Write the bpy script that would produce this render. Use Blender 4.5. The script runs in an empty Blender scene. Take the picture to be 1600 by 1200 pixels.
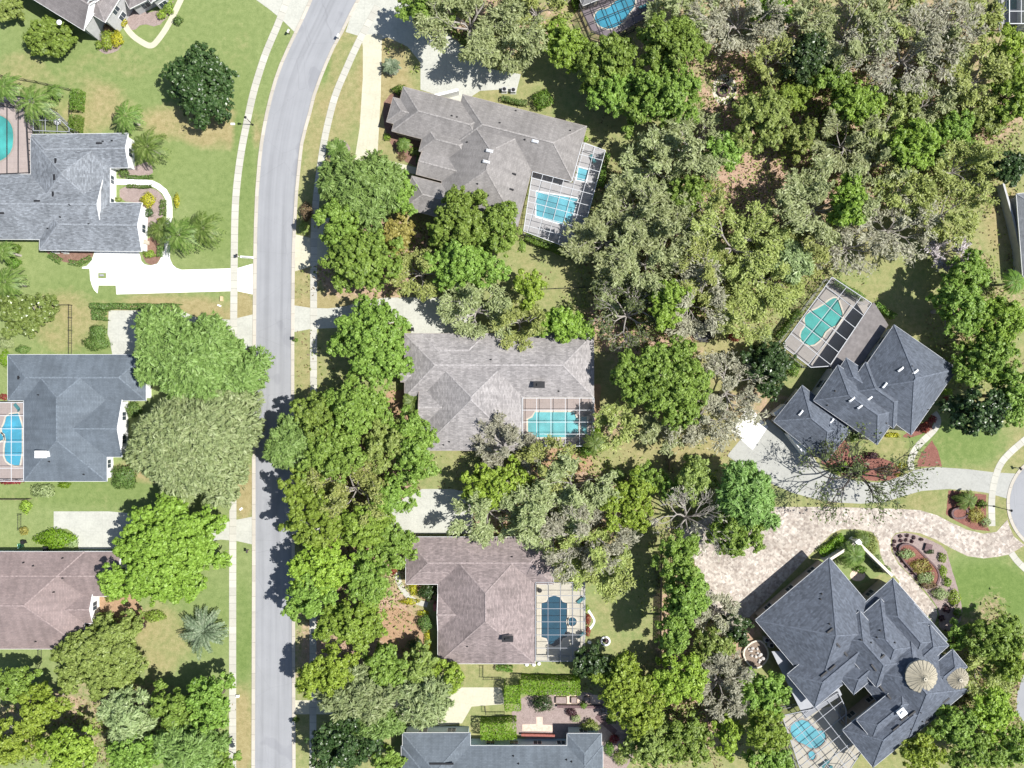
import bpy, bmesh, math, random
import numpy as np
from mathutils import Vector
from math import radians as R, sin, cos, pi, sqrt, atan2

random.seed(7); rng = np.random.default_rng(7)
SC = bpy.context.scene
COL = SC.collection

# ------------------------------------------------------------------ camera, world, sun, exposure
H = 140.0                     # flying height of the camera, metres
S = 8.0                       # photo pixels (of 1600) per metre on the ground
cam_d = bpy.data.cameras.new("camera"); cam = bpy.data.objects.new("camera", cam_d); COL.objects.link(cam)
cam.location = (0, 0, H); cam.rotation_euler = (0, 0, 0)
cam_d.sensor_width = 36; cam_d.lens = 36 * H / (1600 / S)
cam_d.clip_end = 3000
SC.camera = cam
SUN_EL = R(55); SUN_DIR = R(-4)          # the sun stands in the east, shadows fall to the west
w = bpy.data.worlds.new("World"); SC.world = w; w.use_nodes = True
nt = w.node_tree; bg = nt.nodes["Background"]
sky = nt.nodes.new("ShaderNodeTexSky"); sky.sky_type = 'NISHITA'; sky.sun_disc = False
sky.sun_elevation = SUN_EL; sky.sun_rotation = R(90) - SUN_DIR
nt.links.new(sky.outputs[0], bg.inputs[0]); bg.inputs[1].default_value = 0.078
sd = bpy.data.lights.new("sun", 'SUN'); sd.energy = 5.0; sd.angle = R(0.5); sd.color = (1, 0.975, 0.935)
so = bpy.data.objects.new("sun", sd); COL.objects.link(so)
sv = Vector((cos(SUN_DIR) * cos(SUN_EL), sin(SUN_DIR) * cos(SUN_EL), sin(SUN_EL)))
so.rotation_euler = sv.to_track_quat('Z', 'Y').to_euler()
SC.view_settings.view_transform = 'Standard'; SC.view_settings.look = 'None'
SC.view_settings.exposure = 0.6; SC.view_settings.gamma = 1
SC.render.filter_size = 1.15; SC.cycles.max_bounces = 6; SC.cycles.transparent_max_bounces = 12; SC.cycles.diffuse_bounces = 3

# ------------------------------------------------------------------ helpers
def G(px, py, z=0.0):
    k = (H - z) / H / S
    return ((px - 800) * k, (600 - py) * k, z)

class MB:
    def __init__(s): s.v = []; s.f = []; s.uv = {}
    def add(s, vs, fs):
        o = len(s.v); s.v += [tuple(p) for p in vs]; s.f += [tuple(i + o for i in f) for f in fs]
    def box(s, cx, cy, z0, z1, lx, ly, rot=0.0, top=1.0):
        c, n = cos(rot), sin(rot); vs = []
        for z, k in ((z0, 1.0), (z1, top)):
            for a, b in ((-1, -1), (1, -1), (1, 1), (-1, 1)):
                x, y = a * lx / 2 * k, b * ly / 2 * k
                vs.append((cx + c * x - n * y, cy + n * x + c * y, z))
        s.add(vs, [(3, 2, 1, 0), (4, 5, 6, 7), (0, 1, 5, 4), (1, 2, 6, 5), (2, 3, 7, 6), (3, 0, 4, 7)])
    def bar(s, p, q, wd, ht=None):
        p, q = Vector(p), Vector(q); d = q - p
        if d.length < 1e-5: return
        d.normalize(); up = Vector((0, 0, 1)) if abs(d.z) < .95 else Vector((1, 0, 0))
        a = d.cross(up).normalized() * wd / 2; b = a.cross(d).normalized() * (ht or wd) / 2
        vs = [t + i * a + j * b for t in (p, q) for i, j in ((-1, -1), (1, -1), (1, 1), (-1, 1))]
        s.add(vs, [(0, 1, 2, 3), (7, 6, 5, 4), (0, 4, 5, 1), (1, 5, 6, 2), (2, 6, 7, 3), (3, 7, 4, 0)])
    def tube(s, pts, rad, n=5):
        pts = [Vector(p) for p in pts]; o = len(s.v); m = len(pts)
        for i, p in enumerate(pts):
            d = (pts[min(i + 1, m - 1)] - pts[max(i - 1, 0)])
            d = d.normalized() if d.length > 1e-6 else Vector((0, 0, 1))
            up = Vector((0, 0, 1)) if abs(d.z) < .9 else Vector((1, 0, 0))
            a = d.cross(up).normalized(); b = a.cross(d)
            for k in range(n):
                t = 2 * pi * k / n; s.v.append(tuple(p + (a * cos(t) + b * sin(t)) * rad[i]))
        for i in range(m - 1):
            for k in range(n):
                s.f.append((o + i * n + k, o + i * n + (k + 1) % n, o + (i + 1) * n + (k + 1) % n, o + (i + 1) * n + k))
        s.f.append(tuple(o + (m - 1) * n + k for k in range(n))); s.f.append(tuple(o + n - 1 - k for k in range(n)))
    def cyl(s, x, y, z0, z1, r0, r1=None, n=16):
        s.tube([(x, y, z0), (x, y, z1)], [r0, r0 if r1 is None else r1], n)
    def sphere(s, x, y, z, rx, ry, rz, nu=12, nv=7):
        vs = []; fs = []
        for j in range(1, nv):
            t = pi * j / nv
            for i in range(nu):
                p = 2 * pi * i / nu; vs.append((x + rx * sin(t) * cos(p), y + ry * sin(t) * sin(p), z + rz * cos(t)))
        vs += [(x, y, z + rz), (x, y, z - rz)]; T = len(vs) - 2
        for j in range(nv - 2):
            for i in range(nu):
                fs.append((j * nu + i, (j + 1) * nu + i, (j + 1) * nu + (i + 1) % nu, j * nu + (i + 1) % nu))
        for i in range(nu):
            fs.append((T, i, (i + 1) % nu)); fs.append((T + 1, (nv - 2) * nu + (i + 1) % nu, (nv - 2) * nu + i))
        s.add(vs, fs)
    def build(s, name, mat, parent=None, base=None, smooth=False):
        me = bpy.data.meshes.new(name)
        b = base if base is not None else (parent and parent.get('_b')) or (0, 0, 0)
        me.from_pydata([(x - b[0], y - b[1], z - b[2]) for x, y, z in s.v], [], s.f)
        me.materials.append(mat)
        if smooth: me.polygons.foreach_set('use_smooth', [True] * len(me.polygons))
        me.update()
        o = bpy.data.objects.new(name, me); COL.objects.link(o)
        if parent is not None: o.parent = parent; o['_b'] = b
        elif base is not None: o.location = base
        return o

def tag(o, label, cat, group=None, kind=None):
    if label: o['label'] = label
    if cat: o['category'] = cat
    if group: o['group'] = group
    if kind: o['kind'] = kind
    return o
def thing(name, label, cat, loc, group=None):
    o = bpy.data.objects.new(name, None); COL.objects.link(o); o.location = loc; o.empty_display_size = .3
    o['_b'] = tuple(loc)
    return tag(o, label, cat, group)

def copy_thing(root, loc, rz, label, group=None):
    r = root.copy(); COL.objects.link(r); r.location = loc; r.rotation_euler = (0, 0, rz); r['label'] = label
    if group: r['group'] = group
    for ch in root.children:
        c = ch.copy(); COL.objects.link(c); c.parent = r
        for g in ch.children:
            d = g.copy(); COL.objects.link(d); d.parent = c
    return r

def chaikin(pts, n=2, closed=True):
    for _ in range(n):
        out = []; m = len(pts)
        for i in range(m if closed else m - 1):
            a, b = pts[i], pts[(i + 1) % m]
            out += [(a[0] * .75 + b[0] * .25, a[1] * .75 + b[1] * .25), (a[0] * .25 + b[0] * .75, a[1] * .25 + b[1] * .75)]
        if not closed: out = [pts[0]] + out + [pts[-1]]
        pts = out
    return pts
def jag(pts, amp, step=6.0, seed=0):
    r = random.Random(seed); out = []
    for i in range(len(pts)):
        a, b = pts[i], pts[(i + 1) % len(pts)]; L = math.hypot(b[0] - a[0], b[1] - a[1]); n = max(1, int(L / step))
        for k in range(n):
            t = k / n; out.append((a[0] + (b[0] - a[0]) * t + r.uniform(-amp, amp), a[1] + (b[1] - a[1]) * t + r.uniform(-amp, amp)))
    return out

# ------------------------------------------------------------------ materials
MATS = {}
class NB:
    def __init__(s, name):
        s.m = bpy.data.materials.new(name); s.m.use_nodes = True; s.t = s.m.node_tree; s.n = s.t.nodes; s.l = s.t.links
        s.p = s.n["Principled BSDF"]; s.out = s.n["Material Output"]
    def new(s, ty, **k):
        n = s.n.new(ty)
        for a, b in k.items():
            if hasattr(n, a): setattr(n, a, b)
        return n
    def noise(s, vec, scale, detail=3, rough=.6):
        n = s.new("ShaderNodeTexNoise"); n.inputs["Scale"].default_value = scale; n.inputs["Detail"].default_value = detail
        n.inputs["Roughness"].default_value = rough
        if vec is not None: s.l.new(vec, n.inputs["Vector"])
        return n.outputs["Fac"]
    def ramp(s, fac, stops):
        n = s.new("ShaderNodeValToRGB"); e = n.color_ramp.elements
        while len(e) < len(stops): e.new(.5)
        for i, (p, c) in enumerate(stops): e[i].position = p; e[i].color = tuple(c) + ((1,) if len(c) == 3 else ())
        s.l.new(fac, n.inputs[0]); return n.outputs[0]
    def mix(s, fac, a, b, mode='MIX'):
        n = s.new("ShaderNodeMixRGB", blend_type=mode)
        for i, x in enumerate((fac, a, b)):
            if isinstance(x, (int, float)): n.inputs[i].default_value = x if i == 0 else (x, x, x, 1)
            elif isinstance(x, tuple): n.inputs[i].default_value = x + (1,)
            else: s.l.new(x, n.inputs[i])
        return n.outputs[0]
    def math(s, op, a, b=0.0):
        n = s.new("ShaderNodeMath", operation=op)
        for i, x in enumerate((a, b)):
            if isinstance(x, (int, float)): n.inputs[i].default_value = x
            else: s.l.new(x, n.inputs[i])
        return n.outputs[0]
    def pos(s): return s.new("ShaderNodeNewGeometry").outputs["Position"]
    def uv(s): return s.new("ShaderNodeTexCoord").outputs["UV"]
    def bump(s, h, st, dist=.05):
        n = s.new("ShaderNodeBump"); n.inputs["Strength"].default_value = st; n.inputs["Distance"].default_value = dist
        s.l.new(h, n.inputs["Height"]); s.l.new(n.outputs[0], s.p.inputs["Normal"])
    def done(s, col, rough=.8, spec=.3):
        if isinstance(col, tuple): s.p.inputs["Base Color"].default_value = col + (1,)
        else: s.l.new(col, s.p.inputs["Base Color"])
        s.p.inputs["Roughness"].default_value = rough; s.p.inputs["Specular IOR Level"].default_value = spec
        return s.m

def sc(c, k): return tuple(min(1, x * k) for x in c)
def m_plain(name, c, rough=.6, var=.12, scale=1.5, metal=0):
    b = NB(name); f = b.noise(b.pos(), scale, 4)
    m = b.done(b.ramp(f, [(.3, sc(c, 1 - var)), (.7, sc(c, 1 + var))]), rough); b.p.inputs["Metallic"].default_value = metal
    return m
def m_concrete(name, c, joint=3.0, rot=0.0, stain=.12):
    b = NB(name); P = b.pos()
    f = b.mix(.5, b.noise(P, .35, 5, .65), b.noise(P, 2.5, 4, .7))
    col = b.ramp(f, [(.35, sc(c, 1 - stain)), (.55, c), (.75, sc(c, 1.08))])
    sp = b.ramp(b.noise(P, .8, 3, .6), [(.62, (0, 0, 0)), (.74, (1, 1, 1))]); col = b.mix(b.math('MULTIPLY', sp, stain * 1.6), col, sc(c, .55))
    mp = b.new("ShaderNodeMapping"); mp.inputs["Rotation"].default_value = (0, 0, rot); b.l.new(P, mp.inputs[0])
    br = b.new("ShaderNodeTexBrick"); br.offset = 0; br.inputs["Scale"].default_value = 1; br.inputs["Brick Width"].default_value = joint
    br.inputs["Row Height"].default_value = joint; br.inputs["Mortar Size"].default_value = .03; br.inputs["Mortar Smooth"].default_value = .3
    b.l.new(mp.outputs[0], br.inputs[0])
    col = b.mix(b.math('MULTIPLY', br.outputs["Fac"], .3), col, sc(c, .55))
    return b.done(col, .85, .2)
def m_strip(name, c, joint=1.5, stain=.15):
    b = NB(name); P = b.pos(); U = b.uv()
    f = b.mix(.5, b.noise(P, .3, 5, .65), b.noise(P, 3, 4, .7))
    col = b.ramp(f, [(.3, sc(c, 1 - stain)), (.55, c), (.75, sc(c, 1.07))])
    br = b.new("ShaderNodeTexBrick"); br.offset = 0; br.inputs["Scale"].default_value = 1; br.inputs["Brick Width"].default_value = 50
    br.inputs["Row Height"].default_value = joint; br.inputs["Mortar Size"].default_value = .035; b.l.new(U, br.inputs[0])
    br.inputs["Color1"].default_value = (.82, .82, .82, 1); br.inputs["Color2"].default_value = (1, 1, 1, 1); br.inputs["Mortar"].default_value = (.5, .5, .48, 1)
    return b.done(b.mix(1.0, col, br.outputs["Color"], 'MULTIPLY'), .85, .2)
def m_roof(name, c, contrast=.35, warm=(1, 1, 1)):
    b = NB(name); U = b.uv(); P = b.pos()
    br = b.new("ShaderNodeTexBrick"); br.offset = .5; br.inputs["Scale"].default_value = 1; br.inputs["Brick Width"].default_value = .62
    br.inputs["Row Height"].default_value = .27; br.inputs["Mortar Size"].default_value = .02; br.inputs["Bias"].default_value = 0
    b.l.new(U, br.inputs[0])
    lo, hi = sc(c, 1 - contrast), tuple(min(1, x * (1 + contrast) * y) for x, y in zip(c, warm))
    br.inputs["Color1"].default_value = lo + (1,); br.inputs["Color2"].default_value = hi + (1,); br.inputs["Mortar"].default_value = sc(c, .45) + (1,)
    mp = b.new("ShaderNodeMapping"); mp.inputs["Scale"].default_value = (1.0, 2.6, 1); b.l.new(U, mp.inputs[0])
    st = b.ramp(b.noise(mp.outputs[0], 1.1, 5, .75), [(.3, sc(c, 1 - contrast * .9)), (.7, sc(c, 1 + contrast * .9))])
    col = b.mix(.55, br.outputs["Color"], st)
    big = b.noise(P, .22, 4, .6)
    col = b.mix(1.0, col, b.ramp(big, [(.3, (.82, .82, .82)), (.7, (1.12, 1.12, 1.12))]), 'MULTIPLY')
    # grime runs down the slope
    mp2 = b.new("ShaderNodeMapping"); mp2.inputs["Scale"].default_value = (1.2, .12, 1); b.l.new(U, mp2.inputs[0])
    col = b.mix(1.0, col, b.ramp(b.noise(mp2.outputs[0], 1.0, 3, .6), [(.35, (.88, .88, .88)), (.6, (1.04, 1.04, 1.04))]), 'MULTIPLY')
    m = b.done(col, .85, .25); b.bump(br.outputs["Fac"], .25, .02)
    return m
def m_leaf(name, c, c2, trans=.3, rough=.5, var=.5):
    b = NB(name); geo = b.new("ShaderNodeNewGeometry"); P = geo.outputs["Position"]
    f = b.mix(.42, b.noise(P, .7, 4, .7), geo.outputs["Random Per Island"])
    oi = b.new("ShaderNodeObjectInfo")
    col = b.ramp(f, [(.2, sc(c, 1 - var)), (.5, c), (.8, c2)])
    hs = b.new("ShaderNodeHueSaturation"); b.l.new(col, hs.inputs["Color"])
    b.l.new(b.math('ADD', b.math('MULTIPLY', oi.outputs["Random"], .022), .491), hs.inputs["Hue"])
    b.l.new(b.math('ADD', b.math('MULTIPLY', oi.outputs["Random"], .3), .85), hs.inputs["Value"])
    m = b.done(hs.outputs[0], rough, .35)
    tr = b.new("ShaderNodeBsdfTranslucent"); b.l.new(b.mix(1.0, hs.outputs[0], (1.25, 1.2, .7), 'MULTIPLY'), tr.inputs[0])
    mx = b.new("ShaderNodeMixShader"); mx.inputs[0].default_value = trans
    b.l.new(b.p.outputs[0], mx.inputs[1]); b.l.new(tr.outputs[0], mx.inputs[2]); b.l.new(mx.outputs[0], b.out.inputs[0])
    return m
def m_water(name, tint):
    b = NB(name); fr = b.new("ShaderNodeFresnel"); fr.inputs[0].default_value = 1.33
    t = b.new("ShaderNodeBsdfTransparent"); t.inputs[0].default_value = tint + (1,)
    g = b.new("ShaderNodeBsdfGlossy"); g.inputs["Roughness"].default_value = .04
    bp = b.new("ShaderNodeBump"); bp.inputs["Strength"].default_value = .35; bp.inputs["Distance"].default_value = .05
    b.l.new(b.noise(b.pos(), 1.6, 3), bp.inputs["Height"]); b.l.new(bp.outputs[0], g.inputs["Normal"]); b.l.new(bp.outputs[0], fr.inputs["Normal"])
    mx = b.new("ShaderNodeMixShader"); b.l.new(fr.outputs[0], mx.inputs[0]); b.l.new(t.outputs[0], mx.inputs[1]); b.l.new(g.outputs[0], mx.inputs[2])
    b.l.new(mx.outputs[0], b.out.inputs[0]); return b.m
def m_screen(name, c, op):
    b = NB(name); t = b.new("ShaderNodeBsdfTransparent"); b.done(c, .8, .1)
    mx = b.new("ShaderNodeMixShader"); mx.inputs[0].default_value = op
    b.l.new(t.outputs[0], mx.inputs[1]); b.l.new(b.p.outputs[0], mx.inputs[2]); b.l.new(mx.outputs[0], b.out.inputs[0]); return b.m
def m_mulch(name, c, c2):
    b = NB(name); P = b.pos(); f = b.mix(.6, b.noise(P, 1.2, 5, .75), b.noise(P, 6, 3, .7))
    m = b.done(b.ramp(f, [(.3, sc(c, .55)), (.5, c), (.7, c2)]), .95, .1); b.bump(f, .6, .05); return m
def m_paver(name):
    b = NB(name); P = b.pos(); mp = b.new("ShaderNodeMapping"); mp.inputs["Rotation"].default_value = (0, 0, R(38)); b.l.new(P, mp.inputs[0])
    cols = []
    for wd, ht in ((.9, .6), (.45, .45)):
        br = b.new("ShaderNodeTexBrick"); br.inputs["Scale"].default_value = 1; br.inputs["Brick Width"].default_value = wd; br.inputs["Row Height"].default_value = ht
        br.inputs["Mortar Size"].default_value = .02; br.inputs["Color1"].default_value = (.34, .30, .265, 1); br.inputs["Color2"].default_value = (.50, .475, .43, 1)
        br.inputs["Mortar"].default_value = (.3, .26, .23, 1); b.l.new(mp.outputs[0], br.inputs[0]); cols.append(br.outputs["Color"])
    col = b.mix(.4, cols[0], cols[1])
    v = b.new("ShaderNodeTexVoronoi"); v.inputs["Scale"].default_value = 2.4; b.l.new(P, v.inputs["Vector"])
    sep = b.new("ShaderNodeSeparateColor"); b.l.new(v.outputs["Color"], sep.inputs[0])
    col = b.mix(1.0, col, b.ramp(sep.outputs[0], [(.0, (.72, .68, .66)), (.5, (1.0, .96, .92)), (1, (1.25, 1.22, 1.18))]), 'MULTIPLY')
    col = b.mix(1.0, col, b.ramp(b.noise(P, .18, 4, .65), [(.35, (.82, .81, .80)), (.65, (1.08, 1.08, 1.08))]), 'MULTIPLY')
    return b.done(col, .85, .2)
def m_ground():
    b = NB("ground"); P = b.pos()
    at = b.new("ShaderNodeAttribute"); at.attribute_name = "soil"; sep = b.new("ShaderNodeSeparateColor"); b.l.new(at.outputs["Color"], sep.inputs[0])
    lit, dry, lush = sep.outputs[0], sep.outputs[1], sep.outputs[2]
    n1 = b.noise(P, .12, 5, .65); n2 = b.noise(P, .9, 5, .7); n3 = b.noise(P, 5, 3, .8)
    green = b.ramp(b.mix(.5, n2, n3), [(.3, (.115, .16, .052)), (.5, (.19, .235, .088)), (.72, (.275, .31, .135))])
    lushc = b.ramp(b.mix(.5, n2, n3), [(.3, (.075, .125, .03)), (.5, (.125, .185, .05)), (.72, (.195, .25, .08))])
    dryc = b.ramp(b.mix(.5, n2, n3), [(.3, (.17, .145, .062)), (.5, (.29, .245, .12)), (.72, (.39, .34, .19))])
    litc = b.ramp(b.mix(.55, n2, n3), [(.28, (.17, .105, .068)), (.5, (.36, .245, .175)), (.7, (.52, .39, .30))])
    pk = b.noise(P, 9, 2, .7); green = b.mix(b.ramp(pk, [(.62, (0, 0, 0)), (.70, (1, 1, 1))]), green, (.30, .29, .15)); sepx = b.new('ShaderNodeSeparateXYZ'); b.l.new(P, sepx.inputs[0])
    # lawn: green with dry patches; mow stripes are faint
    d = b.math('ADD', b.math('MULTIPLY', n1, .72), b.math('SUBTRACT', dry, .50)); d = b.ramp(b.math('ADD', d, b.math('MULTIPLY', b.math('SUBTRACT', n2, .5), .5)), [(.3, (0, 0, 0)), (.75, (1, 1, 1))])
    col = b.mix(lush, green, lushc); col = b.mix(d, col, dryc)
    k = b.math('ADD', lit, b.math('MULTIPLY', b.math('SUBTRACT', b.mix(.5, n1, n2), .5), 1.3))
    col = b.mix(b.ramp(k, [(.38, (0, 0, 0)), (.62, (1, 1, 1))]), col, litc)
    m = b.done(col, .95, .1); b.bump(b.mix(.5, n2, n3), .5, .08); return m
def m_asphalt():
    b = NB("asphalt"); P = b.pos(); U = b.uv()
    mp = b.new("ShaderNodeMapping"); mp.inputs["Scale"].default_value = (1.0, .03, 1); b.l.new(U, mp.inputs[0])
    f = b.mix(.45, b.noise(mp.outputs[0], 1.1, 3), b.noise(P, .25, 4)); f = b.mix(.25, f, b.noise(P, 8, 2, .8))
    col = b.ramp(f, [(.3, (.235, .24, .25)), (.55, (.285, .29, .302)), (.75, (.32, .325, .336))])
    pt = b.ramp(b.noise(P, .16, 2, .4), [(.60, (1, 1, 1)), (.63, (.90, .90, .91))]); col = b.mix(1.0, col, pt, 'MULTIPLY')
    oil = b.ramp(b.noise(mp.outputs[0], .55, 2, .5), [(.35, (.90, .90, .90)), (.5, (1, 1, 1))]); col = b.mix(1.0, col, oil, 'MULTIPLY')
    spot = b.ramp(b.noise(P, 1.7, 2, .5), [(.70, (0, 0, 0)), (.76, (1, 1, 1))]); col = b.mix(b.math('MULTIPLY', spot, .25), col, (.13, .13, .135))
    cr = b.new("ShaderNodeTexVoronoi", feature='DISTANCE_TO_EDGE'); cr.inputs["Scale"].default_value = .12
    wv = b.new("ShaderNodeMixRGB"); wv.inputs[0].default_value = .25; b.l.new(P, wv.inputs[1])
    nn = b.new("ShaderNodeTexNoise"); nn.inputs["Scale"].default_value = .4; b.l.new(P, nn.inputs[0]); b.l.new(nn.outputs["Color"], wv.inputs[2])
    b.l.new(wv.outputs[0], cr.inputs["Vector"])
    ck = b.ramp(cr.outputs["Distance"], [(0, (1, 1, 1)), (.004, (0, 0, 0))])
    col = b.mix(b.math('MULTIPLY', ck, .22), col, (.12, .12, .125))
    return b.done(col, .9, .2)

M = dict(
 ground=m_ground(), asphalt=m_asphalt(),
 kerb=m_strip("kerb_concrete", (.50, .46, .39), 3), walk=m_strip("sidewalk_concrete", (.50, .485, .42), 1.5),
 conc=m_concrete("driveway_concrete", (.44, .44, .385), 3.2, 0, .2), concw=m_concrete("white_concrete", (.80, .79, .76), 3.4, 0, .05),
 concg=m_concrete("grey_concrete", (.36, .36, .33), 3.2, R(38), .2), concy=m_concrete("cream_concrete", (.50, .475, .36), 3.0, R(10), .16),
 paver=m_paver("herringbone_paver"), deckp=m_concrete("pink_deck", (.40, .335, .31), 1.2), deckg=m_concrete("grey_deck", (.42, .41, .41), 2.4),
 deckc=m_concrete("cream_deck", (.55, .51, .42), 2.4), deckm=m_concrete("mauve_deck", (.25, .21, .23), 1.5), deckt=m_concrete("taupe_deck", (.38, .35, .32), 2, R(38)),
 mulch=m_mulch("mulch", (.20, .12, .09), (.33, .22, .17)), mulchr=m_mulch("red_mulch", (.20, .09, .07), (.32, .16, .13)), straw=m_mulch("pine_straw", (.33, .215, .13), (.45, .32, .22)),
 mulchg=m_mulch("grey_mulch", (.28, .22, .20), (.40, .33, .31)),
 white=m_plain("white_paint", (.8, .8, .78), .5, .05), cream=m_plain("cream_stucco", (.62, .56, .46), .8), tan=m_plain("tan_stucco", (.45, .37, .28), .8),
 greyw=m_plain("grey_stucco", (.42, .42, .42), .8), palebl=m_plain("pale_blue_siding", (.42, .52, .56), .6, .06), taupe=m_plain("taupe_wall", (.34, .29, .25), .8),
 dark=m_plain("dark_bronze", (.035, .033, .035), .5, .2), silver=m_plain("silver_metal", (.5, .5, .5), .4, .1, 3, .6), black=m_plain("black_plastic", (.02, .02, .022), .5),
 alum=m_plain("white_aluminium", (.55, .56, .57), .4, .04), greyal=m_plain("grey_aluminium", (.30, .31, .33), .4, .06), bark=m_plain("bark", (.12, .095, .075), .95, .35, 4), barkg=m_plain("grey_bark", (.30, .275, .25), .95, .3, 4),
 palmb=m_plain("palm_bark", (.42, .38, .34), .9, .25, 5), barkd=m_plain("dark_bark", (.05, .042, .038), .95, .3, 4),
 wood=m_plain("weathered_wood", (.22, .17, .13), .85, .3, 4), copper=m_plain("cream_metal", (.37, .335, .255), .5, .12),
 lamp=m_plain("lamp_glass", (.75, .75, .72), .3), blue=m_plain("blue_plastic", (.03, .2, .6), .4), pinkst=m_plain("pink_sandstone", (.58, .45, .36), .85, .2, 2), rock=m_plain("pale_rock", (.5, .47, .44), .9, .35, 2),
 stone=m_plain("purple_brown_stone", (.13, .085, .085), .9, .3, 3), magenta=m_plain("magenta_cloth", (.5, .03, .25), .7), tealf=m_plain("teal_fabric", (.05, .2, .22), .7), glassd=m_plain("window_glass", (.05, .065, .08), .08, .2),
 skyl=m_plain("skylight_dome", (.55, .57, .6), .25, .03), brick=m_plain("brick_red", (.28, .1, .08), .85, .3, 3), util=m_plain("tan_plastic", (.55, .42, .25), .6),
)

# ------------------------------------------------------------------ builders of the setting
HARD = []
def sheet(name, pts, z, mat, smooth=0, jit=0, seed=1):
    if smooth: pts = chaikin(pts, smooth)
    if jit: pts = jag(pts, jit, 5, seed)
    P = [G(*p) for p in pts]
    if mat not in (M['straw'], M['mulch'], M['ground']): HARD.append(np.array([q[:2] for q in P]))
    a = sum(P[i][0] * P[(i + 1) % len(P)][1] - P[(i + 1) % len(P)][0] * P[i][1] for i in range(len(P)))
    if a < 0: P.reverse()
    mb = MB(); mb.add([(x, y, z) for x, y, _ in P], [tuple(range(len(P)))])
    o = mb.build(name, mat); o['kind'] = 'structure'; return o
def strip_mesh(left, right, z, h=0.0):
    me_v = []; fs = []; uv = []; d = 0; n = len(left)
    for i in range(n):
        if i: d += math.hypot(left[i][0] - left[i - 1][0], left[i][1] - left[i - 1][1])
        w_ = math.hypot(left[i][0] - right[i][0], left[i][1] - right[i][1])
        me_v += [(left[i][0], left[i][1], z + h), (right[i][0], right[i][1], z + h)]; uv += [(0, d), (w_, d)]
    for i in range(n - 1): fs.append((2 * i, 2 * i + 1, 2 * i + 3, 2 * i + 2))
    if h > 0:
        o = len(me_v)
        for i in range(n):
            me_v += [(left[i][0], left[i][1], z), (right[i][0], right[i][1], z)]; uv += [uv[2 * i], uv[2 * i + 1]]
        for i in range(n - 1):
            fs.append((2 * i, 2 * i + 2, o + 2 * i + 2, o + 2 * i)); fs.append((2 * i + 3, 2 * i + 1, o + 2 * i + 1, o + 2 * i + 3))
    return me_v, fs, uv
def uv_obj(name, v, f, uv, mat, base=(0, 0, 0)):
    me = bpy.data.meshes.new(name); me.from_pydata([(a - base[0], b - base[1], c - base[2]) for a, b, c in v], [], f); me.materials.append(mat)
    l = me.uv_layers.new(name="UVMap"); idx = np.zeros(len(me.loops), dtype=np.int32); me.loops.foreach_get("vertex_index", idx)
    l.data.foreach_set("uv", np.array(uv, dtype=np.float32)[idx].ravel())
    bm = bmesh.new(); bm.from_mesh(me); bmesh.ops.recalc_face_normals(bm, faces=bm.faces); bm.to_mesh(me); bm.free()
    o = bpy.data.objects.new(name, me); COL.objects.link(o); return o
def strip(name, cl, wpx, z, mat, h=0.0, smooth=2):
    if smooth: cl = chaikin(cl, smooth, False)
    Lp, Rp = [], []
    for i, p in enumerate(cl):
        a, b = cl[max(i - 1, 0)], cl[min(i + 1, len(cl) - 1)]; dx, dy = b[0] - a[0], b[1] - a[1]; L = math.hypot(dx, dy) or 1
        nx, ny = -dy / L * wpx / 2, dx / L * wpx / 2
        Lp.append(G(p[0] + nx, p[1] + ny)); Rp.append(G(p[0] - nx, p[1] - ny))
    v, f, uv = strip_mesh(Lp, Rp, z, h); o = uv_obj(name, v, f, uv, mat); o['kind'] = 'structure'
    me = o.data
    if h == 0 and me.polygons[0].normal.z < 0: me.flip_normals()
    return o

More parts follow.
